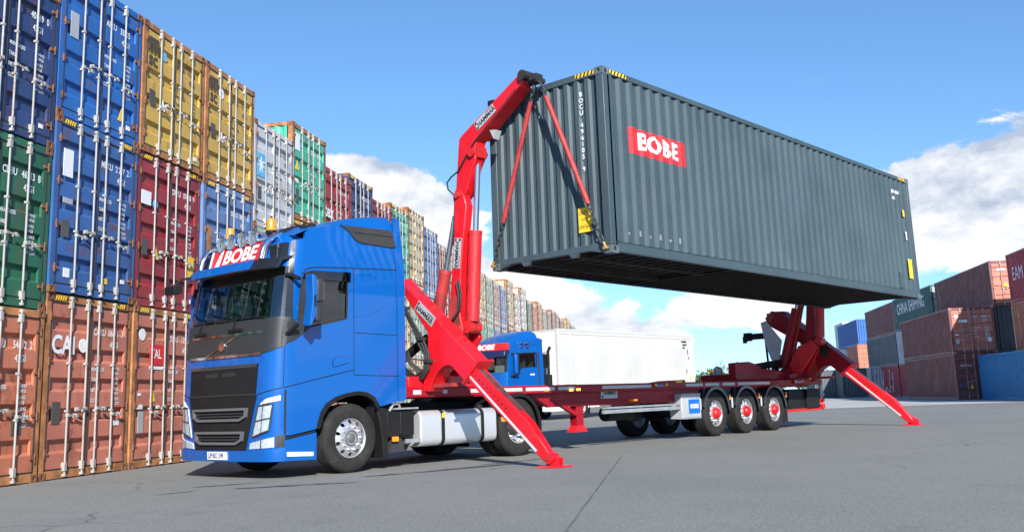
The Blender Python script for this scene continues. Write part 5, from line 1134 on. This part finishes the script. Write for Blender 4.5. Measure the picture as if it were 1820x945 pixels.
    obj('cylinder_rod', MB().cyl((yc, -.62, 3.6), (yc, -.73, 4.95), .050, n=20), M_ROD2, c1, smooth=40)
    b = MB(); b.cyl((yc, -.617, 3.65), (yc, -.622, 3.71), .118, n=24); obj('cylinder_gland', b, M_REDW, c1, smooth=40); b = MB(); b.cyl((yc - .14, -.49, 2.14), (yc + .14, -.49, 2.14), .10, n=16); obj('cylinder_end', b, M_REDW, c1, smooth=40)
    yc2 = x0 + .42
    c2 = obj('tilt_cylinder', MB().cyl((yc2, .46, 1.55), (yc2, .02, 3.09), .10, n=24), M_GREASE, tl, smooth=40)
    obj('cylinder_rod', MB().cyl((yc2, .02, 3.05), (yc2, -.24, 4.0), .045, n=16), M_ROD2, c2, smooth=40)
    obj('cylinder_gland', MB().cyl((yc2, .028, 3.06), (yc2, .012, 3.12), .106, n=24), M_GREASE, c2, smooth=40)
    # base on the trailer: pedestal, slide, small cylinder
    sg = 1 if not rear else -1
    b = MB(); b.prism([(x0 - .40, 1.20), (x0 + 1.2, 1.20), (x0 + 1.2, 1.34), (x0 + .75, 1.40), (x0 - .40, 1.38)], 'y', .08, 2.42); bp_ = obj('crane_base', b, M_DRED if rear else M_RED, tl, bevel=.015)  # rear base likewise in the shade-darkened red
    b = MB(); b.prism([(-.36, 1.94), (-.26, 2.12), (.02, 2.05), (.45, 1.38), (-.0, 1.38)], 'x', x0 + .26, x0 + .33); b.prism([(-.50, 1.98), (-.40, 2.16), (.02, 2.05), (.45, 1.38), (-.0, 1.38)], 'x', x0 + .66, x0 + .74); obj('boom_bracket', b, M_RED, tl, bevel=.01)
    b = MB(); b.cyl((x0 + .1, 1.10, 1.50), (x0 + .1, .15, 2.00), .075, n=16); b.cyl((x0 + .1, .2, 1.97), (x0 + .1, -.02, 2.09), .04, n=12); obj('beam_cylinder', b, M_BLACK, tl, smooth=40)
    hz = MB()
    for k in range(3):
        d = .045 * k
        hz.tube([(X0 - .03 - d * .3, .50, 2.62 - d), (X0 - .05, .38, 2.48 - d), (X0 - .06, .18, 2.22 - d), (X0 - .05, -.02 + d, 1.95 - d), (X0 - .05, -.14 + d, 1.72), (X0 - .06, -.14 + d, 1.50), (X0 - .06, -.02 + d * .4, 1.36 + d), (X0 - .05, .18, 1.30 + d), (X0 - .03, .40, 1.42 + d), (X0, .60, 1.52 + d)], .022, n=8)
    for y, z in ((.40, 2.50), (.02, 1.98), (-.13, 1.62)): hz.box(X0 - .10, X0 - .0, y - .06, y + .07, z - .03, z + .02)
    obj('hydraulic_hose', hz, M_GASKET, tl, smooth=60)
    hz = MB(); P = [(B0 - .03, -.38, 2.92), (B0 - .04, -.44, 2.70), (B0 - .04, -.42, 2.45), (B0 - .04, -.25, 2.28), (B0 - .04, -.05, 2.2), (B0 - .02, .1, 2.15)]
    hz.tube(P, .02, n=6); hz.tube([(x, y + .05, z - .04) for x, y, z in P], .02, n=6)
    hz.tube([(B0 + .02, -.23, 3.5), (B0 + .02, -.29, 4.2), (B0 + .02, -.27, 4.36), (B0, -.16, 4.46), (B0, -.14, 4.58), (B0, -.24, 4.66), (B0 - .02, -.42, 4.72), (B0 - .02, -.62, 4.95), (B0 + .0, -.80, 5.16), (B0 + .0, -1.3, 5.52), (B0, -1.75, 5.84)], .014, n=6)
    obj('hydraulic_hose', hz, M_GASKET, tl, smooth=60)
    return B0
crane(1.60, False)
b = MB()
for k in range(6):
    d = k * .05; b.tube([(1.35 + d * .4, 1.2, 1.45 + d), (1.38 + d * .3, .95 - d, 1.62 + d * .6), (1.42, .62, 1.55 + d * .8), (1.44 + d * .3, .40, 1.68 + d * .5), (1.48, .24 + d * .3, 1.52 + d * .4), (1.55 + d, .16, 1.36)], .018, n=6)
obj('hose_bundle', b, M_GASKET, tl, smooth=60)
b = MB(); b.box(1.30, 1.48, .70, 1.05, 1.38, 1.62); b.box(1.28, 1.36, .35, .60, 1.38, 1.52); obj('valve_bank', b, M_GREASE, tl, bevel=.01)
_before = set(bpy.data.objects)
crane(15.30, True)
_mx = Matrix.Translation((15.36 * 2, 0, 0)) @ Matrix.Scale(-1, 4, (1, 0, 0)); _done = set()
for o in set(bpy.data.objects) - _before:                              # the rear crane faces the other way
    if o.type == 'MESH' and o.data.name not in _done: _done.add(o.data.name); o.data.transform(_mx); o.data.flip_normals()
b = MB()
for yy, zz_, ww, hh in ((-.42, 1.95, .16, .20), (-.20, 1.72, .22, .16), (.05, 2.15, .14, .12)):
    P = [(yy + ww * cos(2 * pi * i / 14) * (1 + .25 * sin(3 * i)), zz_ + hh * sin(2 * pi * i / 14) * (1 + .2 * cos(5 * i))) for i in range(14)]; b.prism(P, 'x', 15.18 if yy < -.3 else 15.27, 15.285)
obj('grease_patch', b, mat('black_grease', (.018, .014, .013), .55, var=.3), tl)
b = MB(); b.prism([(1.07, 2.86), (.87, 3.04), (.50, 2.90), (-.11, 2.40), (-.08, 2.02), (.99, 2.66)], 'x', 15.02, 15.20); fa = obj('folded_arm', b, M_DRED, tl, bevel=.015)
b = MB(); b.box(15.0, 15.22, .80, 1.0, 2.84, 2.98); b.cyl((15.0, .92, 2.80), (15.22, .92, 2.80), .07, n=12); obj('arm_end', b, M_GREASE, fa)
b = MB(); b.cyl((14.85, .56, 1.52), (14.85, .05, 3.02), .125, n=20); cy_ = obj('rear_cylinder', b, M_DRED, tl, smooth=40); obj('cylinder_rod', MB().cyl((14.85, .06, 3.0), (14.85, -.06, 3.45), .05, n=12), M_ROD2, cy_, smooth=40)
b = MB()
for k in range(4): d = k * .05; b.tube([(14.9, .9 - d, 1.45), (14.86, .7 - d, 1.75 + d), (14.84, .42, 1.70 + d), (14.9, .2, 1.55 + d), (15.0, .05, 1.75)], .022, n=6)
obj('hose_bundle', b, M_GASKET, tl, smooth=60)
# rear crane base block and grey guard plate, control arm
b = MB(); b.prism([(11.8, 1.21), (11.8, 1.63), (12.5, 1.66), (12.95, 1.58), (13.1, 1.50), (14.3, 1.42), (15.4, 1.75), (15.9, 1.75), (15.9, 1.21)], 'y', .25, .45); obj('rear_crane_frame', b, M_DRED, tl, bevel=.02)
b = MB(); b.box(13.4, 15.9, .46, 2.2, 1.21, 1.40); obj('rear_crane_bed', b, M_DRED, tl, bevel=.02)
b = MB(); b.cyl((13.2, .6, 1.52), (15.0, .6, 1.68), .09, n=14); obj('slide_cylinder', b, M_BLACK, tl, smooth=40)
b = MB(); b.prism([(1.02, 2.72), (.86, 2.76), (.45, 2.22), (.56, 1.74), (.74, 1.70), (.80, 1.75), (.93, 2.17)], 'x', 14.66, 14.685); obj('guard_plate', b, M_PLATEG, tl)
b = MB(); b.box(14.75, 14.85, .95, 1.45, 2.30, 2.46); b.box(14.73, 14.87, 1.40, 1.60, 2.27, 2.49); b.box(14.75, 14.85, 1.55, 1.64, 2.22, 2.40); b.beam((14.8, 1.0, 2.60), (14.8, .95, 1.4), .05, .05, up=(1, 0, 0)); obj('control_arm', b, M_BLACK, tl, bevel=.01)

# ---------------------------------------------------------------- lifting chains (things of their own, hanging from the boom heads)
def chain(p_top, p_bot, label, name='lifting_chain'):
    p0 = TM @ Vector(p_top); p1 = Vector(p_bot); d = (p1 - p0); Ln = d.length; dn = d.normalized(); u = dn.orthogonal().normalized(); w = dn.cross(u)
    t = thing(name, label, 'chain', Matrix.Translation(p1), 'lifting chains of the two cranes'); O = -p1
    lk = {}
    def mk(axis):
        b = MB(); a = u if axis == 0 else w; l, r, R_ = .062, .0115, .024; P = []
        for i in range(13):
            an = 2 * pi * i / 12; c_, s_ = cos(an), sin(an); P.append(dn * ((l - R_) * (1 if c_ > 0 else -1) * min(1, abs(c_) * 3) + R_ * c_) + a * (R_ * s_))
        b.tube(P, r, n=6, cap=False); return b.mesh('chain_link', [M_CHAIN], 50)
    lk = {0: mk(0), 1: mk(1)}
    s = 0.05; i = 0; a_end = .34; b_start = Ln - .80
    while s < Ln - .05:
        if s < a_end or s > b_start:
            o = link('chain_link', lk[i % 2], t); o.location = p0 + dn * s + O
        s += .088; i += 1
    b = MB(); n_ = 16; A = p0 + dn * (a_end - .06) + O; B = p0 + dn * (b_start + .06) + O
    b.tube([A.lerp(B, k / 12) for k in range(13)], [.036 + .003 * ((k * 7) % 3) for k in range(13)], n=12); obj('chain_sleeve', b, mat('chain_sleeve_red', (.36, .028, .025), .6, var=.3, vscale=6, dirt=.45, dirtcol=(.09, .03, .03), dscale=7), t, smooth=60)
    hk = MB(); q0 = p1 + O; hk.cyl(q0 - dn * .09, q0 + dn * .02, .026, n=10); hk.cyl(q0 - u * .045, q0 + u * .045, .024, n=10); obj('corner_lug', hk, mat('lug_yellow', (.34, .18, .04), .6, var=.3, dirt=.5, dirtcol=(.08, .05, .03), dscale=9), t, smooth=40)
    return t
top_f = (2.08, -2.10, 5.90); top_r = (15.48, -2.10, 5.90)
def corner(x, y, z): return tuple(HM @ Vector((x, y, z)))
chain((2.09, -2.14, 5.90), corner(CW - .08, -.05, .06), 'red-sleeved chain from the front boom to the corner under the yellow placard')
chain((2.09, -2.03, 5.88), corner(.06, -.05, .06), 'red-sleeved chain from the front boom to the bare corner of the end wall')
chain((14.9, -2.14, 5.90), corner(CW - .08, L40 + .05, .06), 'red-sleeved chain from the rear boom to the near rear corner')
chain((14.9, -2.03, 5.88), corner(.06, L40 + .05, .06), 'red-sleeved chain from the rear boom to the far rear corner')

# ---------------------------------------------------------------- second truck behind
MXm = frame(1.485, 45.70, 0.8877)
rf = thing('reefer_container', 'plain white refrigerated container on the truck behind the trailer', 'container', MXm)
M_REEF = mat('white_reefer_panel', (.47, .47, .46), .5, spec=.3, var=.06, vscale=.6, streak=.05, dirtcol=(.6, .58, .55))
b = MB(); b.box(.02, 12.17, .012, 2.426, 1.30, 4.02); obj('box_shell', b, M_REEF, rf, bevel=.01)
for y0, y1 in ((.0, .06), (2.378, 2.438)):
    b = MB(); b.box(.15, 12.04, y0, y1, 3.94, 4.045); obj('top_rail', b, M_REEF, rf); b = MB(); b.box(.15, 12.04, y0, y1, 1.16, 1.32); obj('bottom_rail', b, M_REEF, rf)
for x0 in (.0, 12.03):
    for y0 in (.0, 2.29):
        b = MB(); b.box(x0, x0 + .162, y0 - .004, y0 + .152, 1.15, 4.05); obj('corner_post', b, M_REEF, rf)
b = MB(); b.box(-.02, .02, .15, 2.29, 1.3, 3.9); b.box(-.05, .0, .4, 2.0, 1.4, 2.4); obj('cooling_unit', b, M_WPAINT, rf, bevel=.02)
for i in range(11): b = MB(); b.box(-.004, .004, .03, .05, 1.5 + i * .22, 1.54 + i * .22); obj('rivet', b, M_DARK, rf)
b = MB()
for i, (x, z, w, h) in enumerate(((11.0, 3.62, .5, .09), (11.1, 3.46, .4, .08), (11.1, 3.30, .2, .09), (11.55, 3.0, .05, .25), (11.62, 2.75, .07, .1), (11.35, 2.0, .05, .2))): b.box(x, x + w, -.004, .008, z, z + h)
obj('stencil_print', b, M_GPLAST, rf); b = MB(); b.box(11.7, 11.8, -.004, .008, 1.66, 1.86); obj('placard', b, M_YEL, rf)
for i in range(1, 12): b = MB(); b.box(i * 1.015 - .012, i * 1.015 + .012, .004, .0125, 1.34, 3.93); obj('panel_joint', b, mat('reefer_joint', (.47, .47, .46), .5, var=.05), rf)
b = MB(); b.box(.16, 12.03, -.002, .012, 3.80, 3.815); obj('panel_joint', b, mat('reefer_seam', (.42, .38, .33), .5, var=.1), rf)
t2 = thing('second_truck', 'blue truck with red BOBE visor sign parked behind the trailer', 'truck', MXm)
def cabprof(): return [(-1.05, 1.0), (-3.55, .95), (-3.62, 1.6), (-3.60, 2.05), (-3.42, 2.75), (-3.30, 3.08), (-3.12, 3.20), (-1.22, 3.58), (-1.10, 3.3)]
side = [(-1.02, 1.0), (-3.45, 1.0), (-3.52, 1.5), (-3.48, 2.10), (-3.38, 2.80), (-3.28, 3.14), (-3.10, 3.40), (-1.18, 3.60), (-1.06, 3.0)]
w2 = [(-2.92, 2.86), (-1.60, 2.90), (-1.55, 2.32), (-2.48, 2.27), (-2.66, 2.16), (-2.98, 2.12)]
for y0, sg in ((.02, 1), (2.43, -1)):
    obj('cab_side', plate(lambda u, v, d: (u, y0 - sg * d + sg * .05 * smst(2.6, 3.6, v), v), side, [w2], .04, .25), M_TBLUE, t2)
    obj('side_window', plate(lambda u, v, d: (u, y0 + sg * .03 - sg * d, v), w2, [], .004, .5), M_GLASS, t2)
b = MB(); b.prism([(-2.98, 2.10), (-3.04, 2.10), (-2.98, 2.90), (-1.55, 2.96), (-1.5, 2.92), (-1.5, 2.30), (-1.54, 2.30), (-1.56, 2.90), (-2.92, 2.87)], 'y', .005, .02); obj('window_frame', b, M_BLACK, t2)
rows = []
for y, bow in ((.02, .0), (.18, .12), (.5, .17), (1.22, .19), (1.94, .17), (2.27, .12), (2.43, .0)): rows.append([(x - bow, y, z) for x, z in ((-3.42, .55), (-3.45, 1.0), (-3.52, 1.5), (-3.48, 2.10))])
b = MB(); b.loft(rows, cap=False, closed=False); obj('cab_front', b, M_TBLUE, t2, smooth=40)
rows = [[(x - (.12 if .1 < y < 2.3 else 0) - .05 * (1 - ((y - 1.22) / 1.2) ** 2), y, z) for x, z in ((-3.48, 2.10), (-3.38, 2.80))] for y in (.06, .2, .6, 1.22, 1.84, 2.24, 2.40)]
b = MB(); b.loft(rows, cap=False, closed=False); obj('windscreen', b, M_GLASSD, t2, smooth=50)
b = MB(); b.box(-3.0, -1.1, .08, 2.36, 1.0, 1.5); b.box(-3.35, -3.0, .1, 2.3, 1.5, 2.12); b.box(-1.3, -1.1, .06, 2.38, 1.5, 3.3); b.box(-2.3, -1.9, .4, .9, 1.5, 2.2); b.box(-1.95, -1.8, .42, .88, 2.2, 2.75); obj('cab_interior', b, M_INTER, t2)
b = MB(); b.box(-.88, -.30, .12, .9, 1.15, 2.0); b.box(-.85, -.4, .2, .8, 2.3, 2.9); b.box(-.9, -.25, 1.2, 2.3, 1.15, 2.6); b.tube([(-.55, .12, 1.2), (-.55, .12, 3.0), (-.4, .12, 3.2)], .07); obj('cab_back_gear', b, M_BLACK, t2)
b = MB(); b.box(-1.42, -1.34, .0, .03, 1.05, 2.95); b.box(-3.06, -3.03, .0, .03, 1.1, 2.1); obj('door_seam', b, M_GPLAST, t2)
b = MB(); b.box(-3.34, -3.15, .5, .9, 2.12, 2.4); obj('dash_papers', b, M_WPAINT, t2)
b = MB(); b.prism([(-3.70, 2.74), (-3.36, 2.80), (-3.30, 3.02), (-3.62, 3.02)], 'y', .04, 2.40); obj('sun_visor', b, mat('visor_dark_blue', (.01, .02, .08), .3, var=.1), t2, bevel=.02)
b = MB(); b.prism([(-3.52, 3.04), (-3.30, 3.04), (-3.22, 3.34), (-3.42, 3.34)], 'y', .10, 2.34); s2 = obj('visor_sign', b, M_REDP, t2, bevel=.01)
lettering('BOBE', .30, s2, basis((-3.485, 1.22, 3.19), (0, -1, 0), (.1, 0, .3)), M_WPAINT, align='CENTER', bold=.05, sx=1.3)
b = MB(); rows = []
for x, zt in ((-3.25, 3.32), (-3.05, 3.48), (-2.6, 3.68), (-2.1, 3.82), (-1.7, 3.90), (-1.25, 3.97), (-1.18, 3.95)):
    rows.append([(x, .04, 3.05 if x < -3 else 3.3)] + [(x, 1.225 + a * 1.16, (3.3) + (zt - 3.3) * (1 - abs(a) ** 6)) for a in [-1 + .2 * j for j in range(11)]] + [(x, 2.41, 3.05 if x < -3 else 3.3)])
b.loft(rows); obj('roof', b, M_TBLUE, t2, smooth=50)
b = MB(); b.box(-1.1, -1.03, .05, 2.40, 1.0, 3.55); obj('rear_wall', b, M_TBLUE, t2)
b = MB(); b.box(-3.24, -3.06, -.24, -.10, 2.02, 2.85); mo = obj('mirror', b, M_TBLUE, t2, bevel=.04)
b = MB(); b.box(-3.07, -3.0, -.25, -.09, 2.0, 2.87); b.tube([(-3.15, -.17, 2.0), (-3.3, .0, 1.94)], .05); b.tube([(-3.15, -.17, 2.85), (-3.25, .0, 2.9)], .03); obj('mirror_housing', b, M_BLACK, mo)
b = MB()
for x in (-2.55, -2.15):
    for z in (3.20, 3.36): b.cyl((x, -.06, z), (x, .02, z), .05, n=10)
b.box(-2.5, -2.2, -.02, .0, 3.25, 3.28); obj('side_horns', b, M_CHROME, t2)
lettering('18.480', .12, t2, basis((-1.9, -.025, 1.99), (1, 0, 0), (0, 0, 1)), M_WPAINT, align='CENTER', bold=.02)
b = MB(); b.box(-3.4, 12.1, .75, .85, .80, 1.14); b.box(-3.4, 12.1, 1.6, 1.7, .80, 1.14); b.box(-.5, 12.1, .05, 2.38, 1.05, 1.145); b.beam((-.8, .3, 1.2), (-.15, .3, 1.9), .06, .06); b.tube([(-.7, .4, 1.1), (-.65, .4, 2.9), (-.4, .4, 3.0)], .06); obj('chassis', b, M_GALV, t2)
b = MB(); b.box(-.55, 1.05, .05, .6, .35, .95); b.box(2.2, 3.2, .05, .5, .45, .95); obj('fuel_tank', b, M_WPAINT, t2, bevel=.05)
for x in (-2.4, 1.75, 9.3, 10.6):
    wheel('wheel', t2, x, .02, 1, hub='steer' if x < 9 else 'trail', W=.3); wheel('wheel', t2, x, 2.42, -1, hub='steer', W=.3)
    obj('axle', MB().cyl((x, .3, .5), (x, 2.1, .5), .08), M_BLACK, t2)
    b = MB(); b.box(x - .62, x + .62, .04, .5, 1.02, 1.05); b.box(x + .58, x + .62, .04, .5, .2, 1.04); obj('mudguard', b, M_BLACK, t2)

# ---------------------------------------------------------------- trees and poles at the far edge
def leafmat(name, c): return mat(name, c, .7, var=.45, vscale=1.2)
LM = [leafmat('foliage_a', (.075, .105, .022)), leafmat('foliage_b', (.055, .085, .022)), leafmat('foliage_c', (.13, .11, .03))]
M_BARK = mat('bark', (.09, .065, .045), .9, var=.3, vscale=4)
def tree(px_x, depth, h, w, k, seed, label):
    r = random.Random(seed); x = (px_x - CX) / F_PX * depth; t = thing('tree', label, 'tree', frame(x, depth, r.uniform(0, 6)), 'trees beyond the yard')
    b = MB(); b.tube([(0, 0, 0), (r.uniform(-.1, .1), .05, h * .3), (r.uniform(-.2, .2), 0, h * .6), (0, 0, h * .85)], [.16, .13, .08, .03], n=7)
    for j in range(6):
        a = r.uniform(0, 6.3); z = h * r.uniform(.25, .6); b.tube([(0, 0, z), (cos(a) * w * .22, sin(a) * w * .22, z + h * .1), (cos(a) * w * .4, sin(a) * w * .4, z + h * .2)], [.06, .04, .015], n=5)
    obj('trunk', b, M_BARK, t)
    b = MB(); cl = []
    for j in range(26):
        a = r.uniform(0, 6.3); rr_ = sqrt(r.random()) * w / 2; z = h * r.uniform(.22, .95); kk = sqrt(max(.05, 1 - ((z / h - .5) / .55) ** 2)); cl.append((rr_ * kk * cos(a), rr_ * kk * sin(a), z, r.uniform(.35, .8) * w * .24))
    for cx_, cy_, cz_, cr in cl:
        for j in range(75):
            d = Vector((r.gauss(0, 1), r.gauss(0, 1), r.gauss(0, .8))).normalized() * cr * r.uniform(.5, 1.15); p = Vector((cx_, cy_, cz_)) + d; s_ = r.uniform(.10, .20)
            u = Vector((r.gauss(0, 1), r.gauss(0, 1), r.gauss(0, 1))).normalized(); v = u.orthogonal().normalized() * s_ * .6; u = u * s_
            n = b.add([p - u, p - v, p + u, p + v]); b.face((n, n + 1, n + 2, n + 3))
    obj('crown', b, LM[k], t)
TR = [(1246, 150, 4.3, 5.0, 1, 'olive tree right beside the white reefer'), (1262, 146, 4.8, 4.6, 2, 'yellowish tree beside the ladder rack'), (1283, 155, 6.6, 4.6, 0, 'tallest green tree behind the ladder rack'), (1300, 150, 5.2, 4.4, 1, 'dark green tree between the rack and the red crane block'),
      (1320, 148, 4.6, 5.0, 2, 'yellow-green tree beside the red crane block'), (1345, 152, 5.0, 5.2, 1, 'green tree behind the red crane block'), (1372, 150, 5.4, 5.0, 0, 'bushy tree under the grey guard plate'), (1400, 155, 5.2, 5.4, 1, 'tree behind the rear crane cylinder'), (1432, 160, 5.0, 5.2, 0, 'tree behind the rear crane column'),
      (1220, 165, 3.8, 5.4, 0, 'low tree behind the end of the white reefer'), (1190, 170, 3.6, 5.4, 1, 'low tree behind the middle of the white reefer')]
for i, (a, d, h, w, k, lb) in enumerate(TR): tree(a, d, h * .86, w, k, i + 11, lb)
x = (1238.5 - CX) / F_PX * 120; po = thing('marker_pole', 'thin pale pole standing beside the white reefer', 'pole', frame(x, 120, 0))
obj('post', MB().cyl((0, 0, 0), (0, 0, 3.0), .07, n=8), M_GALV, po); obj('cap', MB().cyl((0, 0, 3.0), (0, 0, 3.06), .09, n=8), M_GALV, po)
